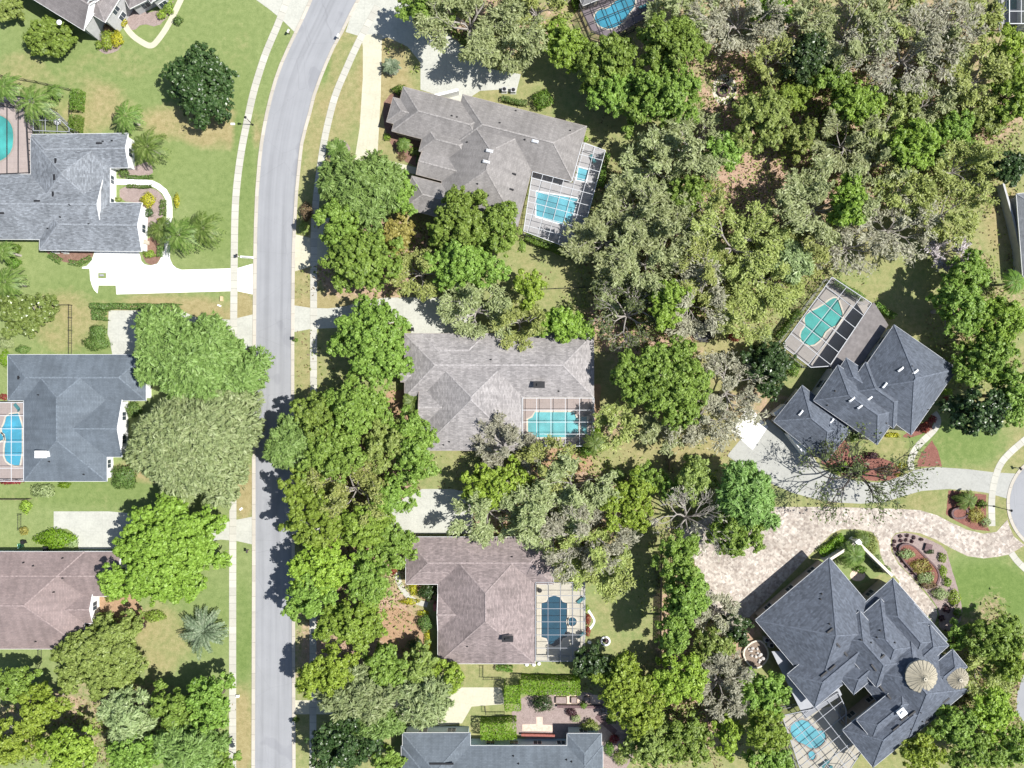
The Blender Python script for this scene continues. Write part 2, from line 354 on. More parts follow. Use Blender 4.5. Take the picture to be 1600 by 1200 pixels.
# ------------------------------------------------------------------ houses
CAPS = {}
class House:
    def __init__(s, name, label, at, roof, wall, eave=3.0, pitch=.42, trim=None, over=.45):
        s.cap = CAPS.get(roof.name, roof); s.t = thing(name, label, 'house', G(*at)); s.b = s.t['_b']; s.roof, s.wall, s.e, s.p = roof, wall, eave, pitch
        s.trim = trim or M['white']; s.rv = []; s.rf = []; s.ruv = []; s.W = MB(); s.F = MB(); s.Gb = MB(); s.Rc = MB(); s.blocks = []; s.over = over; s.win = []
    def blk(s, ax, ay, bx, by, hw, ea='h', eb='h', eave=None, pitch=None, walls=True, z0=0.0):
        e0 = (eave or s.e); e = e0 + .006 * len(s.blocks); p = pitch or s.p
        A = Vector(G(ax, ay, e0)); B = Vector(G(bx, by, e0)); A.z = B.z = e
        w_ = hw / S * (H - e0) / H; u = (B - A); L = u.length; u.normalize(); v = Vector((-u.y, u.x, 0))
        if ea == 'h' and eb == 'h' and L < 2 * w_:      # keep the ridge along the long side
            c = (A + B) / 2; A = c - v * w_; B = c + v * w_; u, v = v, -u; w_, L = L / 2, 2 * w_
        h = w_ * p; r0 = min(w_, L / 2) if ea == 'h' else 0; r1 = L - (min(w_, L / 2) if eb == 'h' else 0)
        c = [A - v * w_, B - v * w_, B + v * w_, A + v * w_]; ra = A + u * r0 + Vector((0, 0, h)); rb = A + u * r1 + Vector((0, 0, h))
        def face(pts):
            o = len(s.rv); n = (pts[1] - pts[0]).cross(pts[2] - pts[0]).normalized(); hz = Vector((-n.y, n.x, 0))
            hz = hz.normalized() if hz.length > 1e-4 else Vector((1, 0, 0)); up = n.cross(hz)
            for q in pts: s.rv.append(tuple(q)); s.ruv.append((q.dot(hz), q.dot(up)))
            s.rf.append(tuple(range(o, o + len(pts))))
        same = (rb - ra).length < .02
        face([c[0], c[1], rb] if same else [c[0], c[1], rb, ra]); face([c[2], c[3], ra] if same else [c[2], c[3], ra, rb])
        if ea == 'h': face([c[3], c[0], ra])
        else: s.Gb.add([c[3] + u * .25, c[0] + u * .25, ra + u * .25], [(0, 1, 2)])
        if eb == 'h': face([c[1], c[2], rb])
        else: s.Gb.add([c[1] - u * .25, c[2] - u * .25, rb - u * .25], [(0, 1, 2)])
        s.Gb.add([q + Vector((0, 0, -.02)) for q in (c[3], c[2], c[1], c[0])], [(0, 1, 2, 3)])
        up = Vector((0, 0, .012))
        if not same: s.Rc.bar(ra + up, rb + up, .3, .045)
        if ea == 'h': s.Rc.bar(c[0] + up, ra + up, .26, .04); s.Rc.bar(c[3] + up, ra + up, .26, .04)
        if eb == 'h': s.Rc.bar(c[1] + up, rb + up, .26, .04); s.Rc.bar(c[2] + up, rb + up, .26, .04)
        for i in range(4):                                # fascia boards and, on gables, rake boards
            a, b = c[i], c[(i + 1) % 4]
            if (i == 1 and eb == 'g') or (i == 3 and ea == 'g'):
                top = rb if i == 1 else ra
                for q in (a, b): s.F.bar(q + Vector((0, 0, -.06)), top + Vector((0, 0, -.06)), .09, .2)
            else: s.F.bar(a + Vector((0, 0, -.1)), b + Vector((0, 0, -.1)), .1, .2)
        k = s.over + .007 * len(s.blocks); mid = (A + B) / 2
        if walls: s.W.box(mid.x, mid.y, z0, e - .03, L - 2 * k, 2 * w_ - 2 * k, atan2(u.y, u.x))
        s.blocks.append((A, u, v, L, w_, e, p, ea, eb, k, walls))
    def inside(s, x, y, skip, m=0.0):
        for i, (A, u, v, L, w_, e, p, ea, eb, k, wl) in enumerate(s.blocks):
            if i == skip or not wl: continue
            d = Vector((x, y, 0)) - Vector((A.x, A.y, 0)); a, b = d.dot(u), d.dot(v)
            if k - m < a < L - k + m and abs(b) < w_ - k + m: return True
        return False
    def rz(s, x, y):
        z = 0
        for (A, u, v, L, w_, e, p, ea, eb, k, wl) in s.blocks:
            d = Vector((x - A.x, y - A.y, 0)); a, b = d.dot(u), d.dot(v)
            if 0 <= a <= L and abs(b) <= w_:
                q = w_ - abs(b)
                if ea == 'h': q = min(q, a)
                if eb == 'h': q = min(q, L - a)
                z = max(z, e + q * p)
        return z
    def at(s, px, py):
        z = s.e
        for _ in range(5):
            x, y, _q = G(px, py, z); z = s.rz(x, y) or s.e
        return x, y, z
    def fit(s, name, px, py, lx, ly, h, mat, rot=0.0, label=None, sink=.05):
        x, y, z = s.at(px, py); mb = MB(); mb.box(x, y, z - sink, z + h, lx, ly, R(rot)); o = mb.build(name, mat, s.t)
        return o
    def vents(s, pts, L=.95, rot=0.0):
        for i, q in enumerate(pts): s.fit('roof_vent', q[0], q[1], L, .32, .16, M['black'], q[2] if len(q) > 2 else rot)
    def pipes(s, pts):
        for q in pts:
            x, y, z = s.at(*q); mb = MB(); mb.cyl(x, y, z - .1, z + .35, .09, .08, 8); mb.cyl(x, y, z - .05, z + .06, .2, .14, 8); mb.build('vent_pipe', M['black'], s.t)
    def skylights(s, pts, lx=1.5, ly=.7, rot=0.0):
        for q in pts:
            x, y, z = s.at(q[0], q[1]); mb = MB(); mb.box(x, y, z - .15, z + .16, lx, ly, R(rot)); f = mb.build('skylight', M['alum'], s.t)
            mb = MB(); mb.box(x, y, z + .16, z + .27, lx * .88, ly * .84, R(rot), .8); mb.build('dome', M['skyl'], f)
    def chimney(s, px, py, lx, ly, h, mat, cap=None, rot=0):
        x, y, z = s.at(px, py); mb = MB(); mb.box(x, y, z - .8, z + h, lx, ly, R(rot)); c = mb.build('chimney', mat, s.t)
        mb = MB(); mb.box(x, y, z + h, z + h + .12, lx + .25, ly + .25, R(rot)); mb.box(x, y, z + h + .12, z + h + .4, lx * .45, ly * .45, R(rot)); mb.build('chimney_cap', cap or M['white'], c)
    def door(s, name, px, py, w_, h, rot, mat, z=0.0, d=.16, slats=0):
        """a door or garage door standing on the wall line at ground pixel (px,py), facing rot degrees"""
        x, y, _ = G(px, py); mb = MB(); r = R(rot); mb.box(x, y, z + .02, z + h, d, w_, r)
        for k in range(slats): mb.box(x + cos(r) * d * .5, y + sin(r) * d * .5, z + .1 + k * h / slats, z + (k + .9) * h / slats, .05, w_ * .94, r)
        return mb.build(name, mat, s.t)
    def finish(s, windows=True, gmat=None):
        o = uv_obj('roof', s.rv, s.rf, s.ruv, s.roof, s.b); o.parent = s.t
        s.F.build('fascia', s.trim, s.t); s.Rc.build('ridge_cap', s.cap, s.t); s.W.build('wall', s.wall, s.t); s.Gb.build('gable', gmat or s.trim, s.t)
        if not windows: return
        n = 0
        for i, (A, u, v, L, w_, e, p, ea, eb, k, wl) in enumerate(s.blocks):
            if not wl: continue
            for org, dr, nrm, ln in ((A - v * w_, u, -v, L), (A + v * w_, u, v, L), (A - v * w_, v, -u, 2 * w_), (A + u * L - v * w_, v, u, 2 * w_)):
                m = max(1, int((ln - 2) / 4.2))
                for j in range(m):
                    c = org + dr * (1 + (ln - 2) * (j + .5) / m) - nrm * k
                    if s.inside(c.x, c.y, i, .7) or n >= 46: continue
                    n += 1; r = atan2(nrm.y, nrm.x)
                    for zf in ([.95] if e < 5 else [.95, e - 2.0]):
                        mb = MB(); mb.box(c.x, c.y, zf - .08, zf + 1.38, .10, 1.7, r); f = mb.build('window', s.trim, s.t)
                        mb = MB(); q = c + nrm * .03
                        for sgn in (-.4, .4):
                            cc = q + dr * sgn; mb.box(cc.x, cc.y, zf, zf + 1.3, .10, .72, r)
                        mb.build('pane', M['glassd'], f)

# ------------------------------------------------------------------ pools and screen cages
def poly_fill(outer, holes, z, flip=False):
    bm = bmesh.new(); edges = []
    for lp in [outer] + holes:
        vs = [bm.verts.new((x, y, z)) for x, y in lp]
        edges += [bm.edges.new((vs[i], vs[(i + 1) % len(vs)])) for i in range(len(vs))]
    bmesh.ops.triangle_fill(bm, edges=edges, use_beauty=True)
    bm.verts.index_update(); bmesh.ops.recalc_face_normals(bm, faces=bm.faces)
    vs = [tuple(v.co) for v in bm.verts]; fs = []
    for f in bm.faces:
        ix = [v.index for v in f.verts]
        if f.normal.z < 0: ix.reverse()
        fs.append(tuple(ix))
    bm.free(); return vs, fs
def ell(cx, cy, rx, ry=None, n=28):
    return [(cx + rx * cos(2 * pi * i / n), cy + (ry or rx) * sin(2 * pi * i / n)) for i in range(n)]
def pool(name, label, deck, basins, deckmat, basinmat, tint, coping, deck_z=.14, smooth=1, stepmat=None, steps=()):
    D = [G(*p)[:2] for p in deck]; HARD.append(np.array(D)); Bs = [[G(*p)[:2] for p in (chaikin(b, smooth) if smooth else b)] for b in basins]
    vs, fs = poly_fill(D, Bs, deck_z); mb = MB(); mb.add(vs, fs); n = len(D)
    mb.add([(x, y, deck_z) for x, y in D] + [(x, y, -.02) for x, y in D], [(i, (i + 1) % n, n + (i + 1) % n, n + i) for i in range(n)])
    o = mb.build('pool_deck', deckmat); o['kind'] = 'structure'
    cx = sum(p[0] for p in Bs[0]) / len(Bs[0]); cy = sum(p[1] for p in Bs[0]) / len(Bs[0])
    t = thing('swimming_pool', label, 'pool', (cx, cy, 0))
    for bi, Bp in enumerate(Bs):
        m = len(Bp); sg = sum(Bp[i][0] * Bp[(i + 1) % m][1] - Bp[(i + 1) % m][0] * Bp[i][1] for i in range(m))
        if sg < 0: Bp = Bp[::-1]
        mb = MB(); mb.add([(x, y, .025) for x, y in Bp], [tuple(range(m))])
        mb.add([(x, y, .025) for x, y in Bp] + [(x, y, deck_z + .01) for x, y in Bp], [(i, m + i, m + (i + 1) % m, (i + 1) % m) for i in range(m)])
        mb.build('basin', basinmat, t)
        mb = MB(); mb.add([(x, y, .085) for x, y in Bp], [tuple(range(m))]); mb.build('water', M[tint], t)
        mb = MB(); out = []
        for i in range(m):
            a, b = Vector(Bp[i - 1]), Vector(Bp[(i + 1) % m]); d = (b - a).normalized(); out.append((Bp[i][0] + d.y * .32, Bp[i][1] - d.x * .32))
        mb.add([(x, y, deck_z + .025) for x, y in Bp] + [(x, y, deck_z + .025) for x, y in out] + [(x, y, deck_z - .05) for x, y in out] + [(x, y, deck_z - .05) for x, y in Bp],
               [(i, m + i, m + (i + 1) % m, (i + 1) % m) for i in range(m)] + [(m + i, 2 * m + i, 2 * m + (i + 1) % m, m + (i + 1) % m) for i in range(m)] + [((i + 1) % m, 3 * m + (i + 1) % m, 3 * m + i, i) for i in range(m)])
        mb.build('coping', coping, t)
    for st in steps:
        P = [G(*p)[:2] for p in st]; mb = MB(); m = len(P); mb.add([(x, y, .06) for x, y in P], [tuple(range(m)), ]); mb.build('step', stepmat, t)
    return t
def clip_lines(P, ang, step, off=.0):
    """segments of parallel lines at ang across polygon P"""
    d = Vector((cos(ang), sin(ang))); n = Vector((-d.y, d.x)); V = [Vector(p) for p in P]
    lo = min(v.dot(n) for v in V); hi = max(v.dot(n) for v in V); k = max(1, round((hi - lo) / step)); out = []
    for i in range(1, k):
        c = lo + (hi - lo) * i / k + off; xs = []
        for a, b in zip(V, V[1:] + V[:1]):
            fa, fb = a.dot(n) - c, b.dot(n) - c
            if fa * fb < 0: q = a + (b - a) * (fa / (fa - fb)); xs.append(q.dot(d))
        xs.sort()
        for p, q in zip(xs[::2], xs[1::2]): out.append((d * p + n * c, d * q + n * c))
    return out
def cage(label, poly, ang, su, sv_, frame, scr, z=3.1, wd=.12, raise_=.0, open_edges=()):
    P = [G(px, py, z)[:2] for px, py in poly]; cx = sum(p[0] for p in P) / len(P); cy = sum(p[1] for p in P) / len(P)
    t = thing('pool_cage', label, 'pool enclosure', (cx, cy, 0)); fr = MB(); sm = MB(); n = len(P)
    for i in range(n):
        a, b = P[i], P[(i + 1) % n]; fr.bar((*a, z), (*b, z), wd * 1.25); 
        if i in open_edges: continue
        L = math.hypot(b[0] - a[0], b[1] - a[1]); k = max(1, round(L / su))
        for j in range(k):
            q = (a[0] + (b[0] - a[0]) * j / k, a[1] + (b[1] - a[1]) * j / k); fr.bar((*q, .1), (*q, z), wd)
        fr.bar((*a, 1.0), (*b, 1.0), wd * .7); fr.bar((*a, .14), (*b, .14), wd * .7)
        sm.add([(*a, .15), (*b, .15), (*b, z - .05), (*a, z - .05)], [(0, 1, 2, 3)])
    for p, q in clip_lines(P, ang, sv_): fr.bar((p.x, p.y, z), (q.x, q.y, z), wd)
    for p, q in clip_lines(P, ang + pi / 2, su): fr.bar((p.x, p.y, z - .015), (q.x, q.y, z - .015), wd * .9)
    sm.add([(*p, z - .09) for p in P], [tuple(range(n))])
    fr.build('frame', frame, t); sm.build('screen', scr, t); return t

# ------------------------------------------------------------------ plants
def mesh_np(name, V, F4, mat, parent=None, base=(0, 0, 0)):
    me = bpy.data.meshes.new(name); n = len(V); m = len(F4)
    me.vertices.add(n); me.vertices.foreach_set("co", (V - np.array(base)).astype(np.float32).ravel())
    me.loops.add(4 * m); me.loops.foreach_set("vertex_index", F4.astype(np.int32).ravel())
    me.polygons.add(m); me.polygons.foreach_set("loop_start", np.arange(0, 4 * m, 4, dtype=np.int32)); me.polygons.foreach_set("loop_total", np.full(m, 4, dtype=np.int32))
    me.update(calc_edges=True); me.materials.append(mat)
    o = bpy.data.objects.new(name, me); COL.objects.link(o)
    if parent is not None: o.parent = parent
    return o
def nrmz(a): return a / np.maximum(1e-6, np.linalg.norm(a, axis=1, keepdims=True))
def leaves(C, N, size, asp=1.0, tang=None, jit=.6, fold=.18):
    """rhombic leaf sprays at centres C facing roughly N; tang sets the long axis where given"""
    n = len(C); N = nrmz(N + rng.normal(0, jit, (n, 3))); T = rng.normal(0, 1, (n, 3)) if tang is None else tang + rng.normal(0, .35, (n, 3))
    T = nrmz(T - N * (T * N).sum(1, keepdims=True)); B = np.cross(N, T); s = (size * rng.uniform(.55, 1.35, n))[:, None]
    a = T * s * .5 * asp; b = B * s * .5; k = rng.uniform(.25, .75, (n, 1))
    V = np.stack([C - a, C + b * k * 1.4 + N * s * fold * .4, C + a, C - b * (1.4 - k) + N * s * fold], 1).reshape(-1, 3)
    return V, np.arange(4 * n).reshape(n, 4)
#        material, leaf size, aspect, leaves per m2 of crown, lobe size, kind of skeleton
KIND = dict(
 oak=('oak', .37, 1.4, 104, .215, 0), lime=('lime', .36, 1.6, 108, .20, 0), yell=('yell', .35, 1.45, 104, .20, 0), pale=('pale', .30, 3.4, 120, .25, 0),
 feather=('feather', .31, 3.4, 130, .25, 0), dark=('dark', .38, 1.3, 104, .23, 0), olive=('olive', .34, 1.6, 108, .22, 0), glossy=('glossy', .38, 1.3, 100, .22, 0), gold=('gold', .34, 1.4, 80, .23, 0),
 moss=('moss', .30, 2.4, 66, 0, 1), mosso=('mosso', .29, 2.0, 76, 0, 1), grey=('greyleaf', .26, 2.6, 32, 0, 1), bare=('greyleaf', .3, 2.5, 2, 0, 1), dead=('darkleaf', .32, 1.6, 14, 0, 1),
)
LEAF = dict(
 oak=m_leaf('oak_leaf', (.205, .315, .05), (.33, .44, .10)), lime=m_leaf('lime_leaf', (.235, .35, .045), (.34, .45, .09)), yell=m_leaf('yellow_green_leaf', (.27, .385, .045), (.41, .51, .09)),
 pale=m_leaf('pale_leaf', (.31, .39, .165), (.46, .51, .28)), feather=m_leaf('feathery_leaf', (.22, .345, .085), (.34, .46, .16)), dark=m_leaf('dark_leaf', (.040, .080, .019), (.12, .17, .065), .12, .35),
 olive=m_leaf('olive_leaf', (.245, .31, .07), (.36, .41, .13)), glossy=m_leaf('glossy_leaf', (.15, .21, .045), (.27, .33, .11), .15, .32), gold=m_leaf('golden_leaf', (.36, .32, .08), (.46, .44, .14)),
 moss=m_leaf('mossy_oak_leaf', (.315, .36, .155), (.47, .50, .28), .35), mosso=m_leaf('olive_oak_leaf', (.33, .385, .105), (.48, .51, .18), .35), greyleaf=m_leaf('grey_moss', (.37, .365, .26), (.51, .50, .39), .35), darkleaf=m_leaf('sparse_leaf', (.09, .12, .035), (.18, .21, .07)),
 hedge=m_leaf('hedge_leaf', (.11, .20, .022), (.17, .26, .04), .2), hedgel=m_leaf('bright_hedge_leaf', (.17, .30, .016), (.26, .39, .03)), box=m_leaf('boxwood_leaf', (.10, .17, .035), (.16, .22, .055), .15),
 red=m_leaf('red_leaf', (.25, .04, .04), (.4, .1, .08)), yel=m_leaf('yellow_leaf', (.44, .43, .03), (.6, .58, .06)), palm=m_leaf('palm_frond', (.125, .20, .035), (.28, .34, .11), .3), sago=m_leaf('sago_frond', (.15, .20, .11), (.33, .37, .25), .2), lilac=m_leaf('pale_blossom', (.42, .38, .40), (.6, .55, .56), .2),
 brown=m_leaf('brown_leaf', (.20, .14, .075), (.34, .25, .14)), purple=m_leaf('purple_leaf', (.07, .03, .04), (.15, .06, .07)),
)
def limb(mb, p, q, r0, r1, sag=.12, n=4, sides=5):
    p, q = Vector(p), Vector(q); L = (q - p).length; k = Vector((random.uniform(-1, 1), random.uniform(-1, 1), random.uniform(.2, 1.2))) * L * sag
    pts = [p.lerp(q, t / n) + k * sin(pi * t / n) for t in range(n + 1)]; mb.tube(pts, [r0 + (r1 - r0) * t / n for t in range(n + 1)], sides); return pts
def tree(px, py, rx, ry, h, kind, label, name=None, rot=0.0, group=None, dens=1.0, bark=None, low=.30, limbs=1.0):
    mat, ls, asp, dn, lobe, skel = KIND[kind]; zc = h * .72; ry = ry or rx
    cx, cy, _ = G(px, py, zc); k = (H - zc) / H / S; rx *= k; ry *= k; rot = R(-rot); ca, sa = cos(rot), sin(rot); Rm = (rx + ry) / 2
    nm = name or {'bare': 'bare_tree', 'dead': 'sparse_oak_tree', 'grey': 'grey_oak_tree', 'moss': 'mossy_oak_tree', 'mosso': 'live_oak_tree', 'dark': 'magnolia_tree'}.get(kind, 'oak_tree')
    base = (cx, cy, 0.0); t = thing(nm, label, 'tree', base, group); tb = MB(); zb = h * low
    br = max(.14, Rm * .055) * limbs; ph = rng.uniform(0, 2 * pi, 4)
    def edge(a): return 1 + .14 * sin(2 * a + ph[0]) + .13 * sin(3 * a + ph[1]) + .11 * sin(5 * a + ph[2]) + .09 * sin(8 * a + ph[3])
    lean = Vector((random.uniform(-.05, .05) * h, random.uniform(-.05, .05) * h, 0)); top = Vector((cx, cy, zb)) + lean
    tb.tube([(cx, cy, -.15), Vector((cx, cy, zb * .5)) + lean * .4, top], [br * 1.5, br, br * .85], 7)
    def place(x, y): return Vector((cx + ca * x - sa * y, cy + sa * x + ca * y, 0))
    if skel == 0:
        nl = int(11 + Rm * 3.9); Cs, Ns, Ts = [], [], []; ga = 2.39996
        for i in range(nl):
            rr = sqrt((i + .5) / nl) * rng.uniform(.85, 1.08); a = i * ga + rng.uniform(-.35, .35); e = edge(a)
            rr = min(rr, 1) * .84; q = place(cos(a) * rr * rx * e, sin(a) * rr * ry * e)
            dome = sqrt(max(0, 1 - rr * rr)); lr = Rm * lobe * rng.uniform(.55, 1.4) * (1.08 - .25 * rr)
            z = zb + (h - zb) * (.15 + .85 * dome * rng.uniform(.55, 1.0)) - lr * .55; z = max(z, lr * .7)
            if i % 3 < 2 or Rm < 3: limb(tb, top, (q.x, q.y, z), br * .5, br * .12)
            m = max(24, int(dn * dens * lr * lr * pi * 1.15)); per, rc = (11, .30) if asp > 2 else (36, .47); kc = max(4, m // per); rc *= min(1, .35 + Rm * .16)
            dk = nrmz(rng.normal(0, 1, (kc, 3)) + np.array([0, 0, .4])); ck = np.array([q.x, q.y, z]) + dk * rng.uniform(.5, 1.28, (kc, 1)) * np.array([lr * 1.1, lr * 1.1, lr * .75]); ix = rng.integers(0, kc, m); rk = rng.uniform(.6, 1.35, (kc, 1)) * rc
            d = nrmz(rng.normal(0, 1, (m, 3)) + np.array([0, 0, .25])); d2 = dk[ix]; c = ck[ix] + d * rk[ix] * rng.uniform(.35, 1.0, (m, 1)) * np.array([1.15, 1.15, .7])
            Cs.append(c); Ns.append(d * .75 + d2 * .4 + np.array([0, 0, .5])); Ts.append((d2 + d * .35) * np.array([1, 1, .1]))
        C = np.concatenate(Cs); N = np.concatenate(Ns); T = np.concatenate(Ts)
        C[:, 2] = np.maximum(C[:, 2], .15)
        V, F = leaves(C, N, ls, asp, T if asp > 2 else None, .45)
    else:
        tips = []
        def grow(p, d, L, r, lv):
            q = p + d * L; pts = limb(tb, p, q, r, r * .55, .14, 3, 5 if lv < 2 else 3)
            if lv >= 2:
                for s_ in pts[1:]: tips.append((s_, d))
            if lv >= 4: return
            nb = [0, 3, 3, 3, 2][lv] + (1 if random.random() < .5 else 0)
            for j in range(nb):
                fr = random.uniform(.45, 1.0) if j else 1.0; s_ = pts[max(1, min(3, round(fr * 3)))]
                a = random.uniform(.25, .85) * (1 if random.random() < .5 else -1); nd = Vector((d.x * cos(a) - d.y * sin(a), d.x * sin(a) + d.y * cos(a), d.z * .5 + random.uniform(-.18, .30))).normalized()
                grow(s_, nd, L * random.uniform(.52, .78), r * .55, lv + 1)
        nl = 6 if Rm < 5 else 8
        for i in range(nl):
            a = 2 * pi * i / nl + random.uniform(-.35, .35); e = edge(a); q = place(cos(a) * rx * e, sin(a) * ry * e) - Vector((cx, cy, 0))
            d = Vector((q.x, q.y, (h - zb) * random.uniform(.35, 1.1))); grow(top, d.normalized(), d.length * .44, br * .55, 1)
        d = Vector((random.uniform(-.2, .2), random.uniform(-.2, .2), 1)).normalized(); grow(top, d, (h - zb) * .5, br * .5, 1)
        tp = np.array([p for p, _ in tips]); td = np.array([d for _, d in tips]); m = int(dn * dens * pi * rx * ry * 1.0)
        ix = rng.integers(0, len(tp), m); C = tp[ix] + rng.normal(0, 1, (m, 3)) * np.array([.5, .5, .3]) * (Rm * .075 + .12); C[:, 2] = np.maximum(C[:, 2], .2)
        lim = (C[:, 0] - cx) ** 2 + (C[:, 1] - cy) ** 2 < (max(rx, ry) * 1.35) ** 2; C = C[lim]; td2 = td[ix][lim]
        N = np.tile(np.array([0, 0, 1.0]), (len(C), 1)) + rng.normal(0, .22, (len(C), 3)); T = td2 * np.array([1, 1, .2]) + rng.normal(0, .4, td2.shape)
        V, F = leaves(C, N, ls, asp, T, .32)
    crown_bark = bark or (M['barkg'] if skel or random.random() < .5 else M['bark'])
    tb.build('trunk', crown_bark, t); mesh_np('crown', V, F, LEAF[mat], t, base)
    return t
def palm(px, py, rpx, h, label, gx=None, gy=None, nf=13, mat='palm', trunk='palmb', name='palm_tree', stiff=False, width=.32):
    """crown seen at pixel (px,py); the trunk stands straight below it"""
    x, y, _ = G(px, py, h); r = rpx / S * (H - h) / H; base = (x, y, 0.0); t = thing(name, label, 'palm', base); tb = MB()
    tb.tube([(x, y, -.1), (x + .04, y, h * .5), (x, y, h)], [.26, .19, .15], 8); tb.build('trunk', M[trunk], t)
    Cs, Ts, Ns, Ws = [], [], [], []; fm = MB()
    for i in range(nf):
        a = 2 * pi * i / nf + rng.uniform(-.18, .18); up = rng.uniform(.15, .75) if i % 2 else rng.uniform(-.05, .35); L = r * rng.uniform(.85, 1.12); pts = []
        n = 9
        for k in range(n + 1):
            s_ = k / n; d = L * s_; z = h + up * L * s_ - (.55 + up * .6) * L * s_ * s_ * (.5 if stiff else 1); pts.append(Vector((x + cos(a) * d, y + sin(a) * d, max(.1, z))))
        fm.tube(pts, [.045 * (1 - .8 * k / n) for k in range(n + 1)], 3)
        side = Vector((-sin(a), cos(a), 0))
        for k in range(1, n):
            for e in range(2):
                p = pts[k].lerp(pts[k + 1], e * .5); d = (pts[k + 1] - pts[k]).normalized(); ln = r * width * (1 - abs(k / n - .4) * 1.1) * rng.uniform(.8, 1.2)
                for sg in (-1, 1):
                    tv = (side * sg + d * .75 + Vector((0, 0, -.22 if not stiff else .12))).normalized(); q = p + tv * ln; wv = d * (.055 * r ** .5 + .03); mid = p.lerp(q, .45)
                    fm.add([p, mid + wv, q, mid - wv], [(0, 1, 2, 3)])
    fm.build('crown', LEAF[mat], t); return t
def shrub(px, py, rx, ry, h, mat, label, name='shrub', rot=0.0, group=None, size=.22, dens=1.0, cat='shrub', z0=0.0):
    x, y, _ = G(px, py, h * .6 + z0); k = (H - h) / H / S; rx *= k; ry = (ry * k) if ry else rx; base = (x, y, z0); ra = R(-rot)
    m = int(70 * dens * max(rx * ry, .12) * pi * (1 + h / (rx + ry)) * (.22 / size) ** 1.3) + 25
    d = nrmz(rng.normal(0, 1, (m, 3)) + np.array([0, 0, .35])); ph = rng.uniform(0, 6, 3)
    s_ = rng.uniform(.72, 1.04, (m, 1)) * (1 + .12 * np.sin(4 * np.arctan2(d[:, 1:2], d[:, :1]) + ph[0]) + .08 * np.sin(7 * d[:, 2:3] + ph[1]))
    L = d * s_ * np.array([rx, ry, h * .52]); L = np.stack([L[:, 0] * cos(ra) - L[:, 1] * sin(ra), L[:, 0] * sin(ra) + L[:, 1] * cos(ra), L[:, 2]], 1)
    C = np.array([x, y, z0 + h * .5]) + L; C[:, 2] = np.maximum(C[:, 2], z0 + .05)
    V, F = leaves(C, d + np.array([0, 0, .3]), size, 1.4, None, .4); o = mesh_np(name, V, F, LEAF[mat], None, base); o.location = base
    # a dark woody heart keeps daylight from showing straight through
    return tag(o, label, cat, group)
def hedge(pts, wpx, h, mat, label, name='hedge', group=None, size=.2, dens=1.0):
    """clipped hedge along a pixel line, leaves on its top and sides"""
    P = [Vector(G(px, py, h * .8)) for px, py in pts]; w_ = wpx / S * (H - h) / H; Cs, Ns = [], []; o0 = P[0]
    for a, b in zip(P, P[1:]):
        a = Vector((a.x, a.y, 0)); b = Vector((b.x, b.y, 0)); d = b - a; L = d.length; d.normalize(); n = Vector((-d.y, d.x, 0)); m = int(85 * dens * L * (w_ + 1.5 * h) * (.2 / size) ** 1.3)
        u = rng.uniform(-.15, L + .15, m); f = rng.uniform(0, w_ + 2 * h, m)
        lat = np.where(f < h, -w_ / 2, np.where(f < h + w_, f - h - w_ / 2, w_ / 2)); z = np.where(f < h, f, np.where(f < h + w_, h, f - h - w_))
        z = z + rng.normal(0, .05, m) + .06 * np.sin(u * 1.7); lat = lat + rng.normal(0, .06, m) + .07 * np.sin(u * 1.3 + 1)
        Cs.append(np.stack([a.x + d.x * u + n.x * lat, a.y + d.y * u + n.y * lat, np.maximum(z, .05)], 1))
        s_ = np.where(f < h, -1, np.where(f < h + w_, 0, 1)); Ns.append(np.stack([n.x * s_, n.y * s_, 1 - np.abs(s_) * .7], 1))
    C = np.concatenate(Cs); N = np.concatenate(Ns); V, F = leaves(C, N, size, 1.3, None, .4); base = (o0.x, o0.y, 0.0)
    o = mesh_np(name, V, F, LEAF[mat], None, base); o.location = base; return tag(o, label, 'hedge', group)
def fence(pts, h, label, mat, picket=.0, rails=(.2, .9), solid=False, name='fence'):
    P = [Vector(G(*p)) for p in pts]; t = thing(name, label, 'fence', tuple(P[0])); fr = MB(); ps = MB()
    for a, b in zip(P, P[1:]):
        L = (b - a).length; k = max(1, round(L / 2.2)); 
        for j in range(k + 1): q = a.lerp(b, j / k); ps.box(q.x, q.y, 0, h + .08, .09, .09)
        if solid:
            d = (b - a).normalized(); n = int(L / .16)
            for j in range(n):
                q = a.lerp(b, (j + .5) / n); fr.box(q.x, q.y, .05, h - random.uniform(0, .03), .145, .03, atan2(d.y, d.x))
        else:
            for r_ in rails: fr.bar(a + Vector((0, 0, r_ * h)), b + Vector((0, 0, r_ * h)), .05)
            if picket:
                n = int(L / picket)
                for j in range(n): q = a.lerp(b, (j + .5) / n); fr.box(q.x, q.y, .1, h, .025, .025)
    fr.build('panel', mat, t); ps.build('post', mat, t); return t

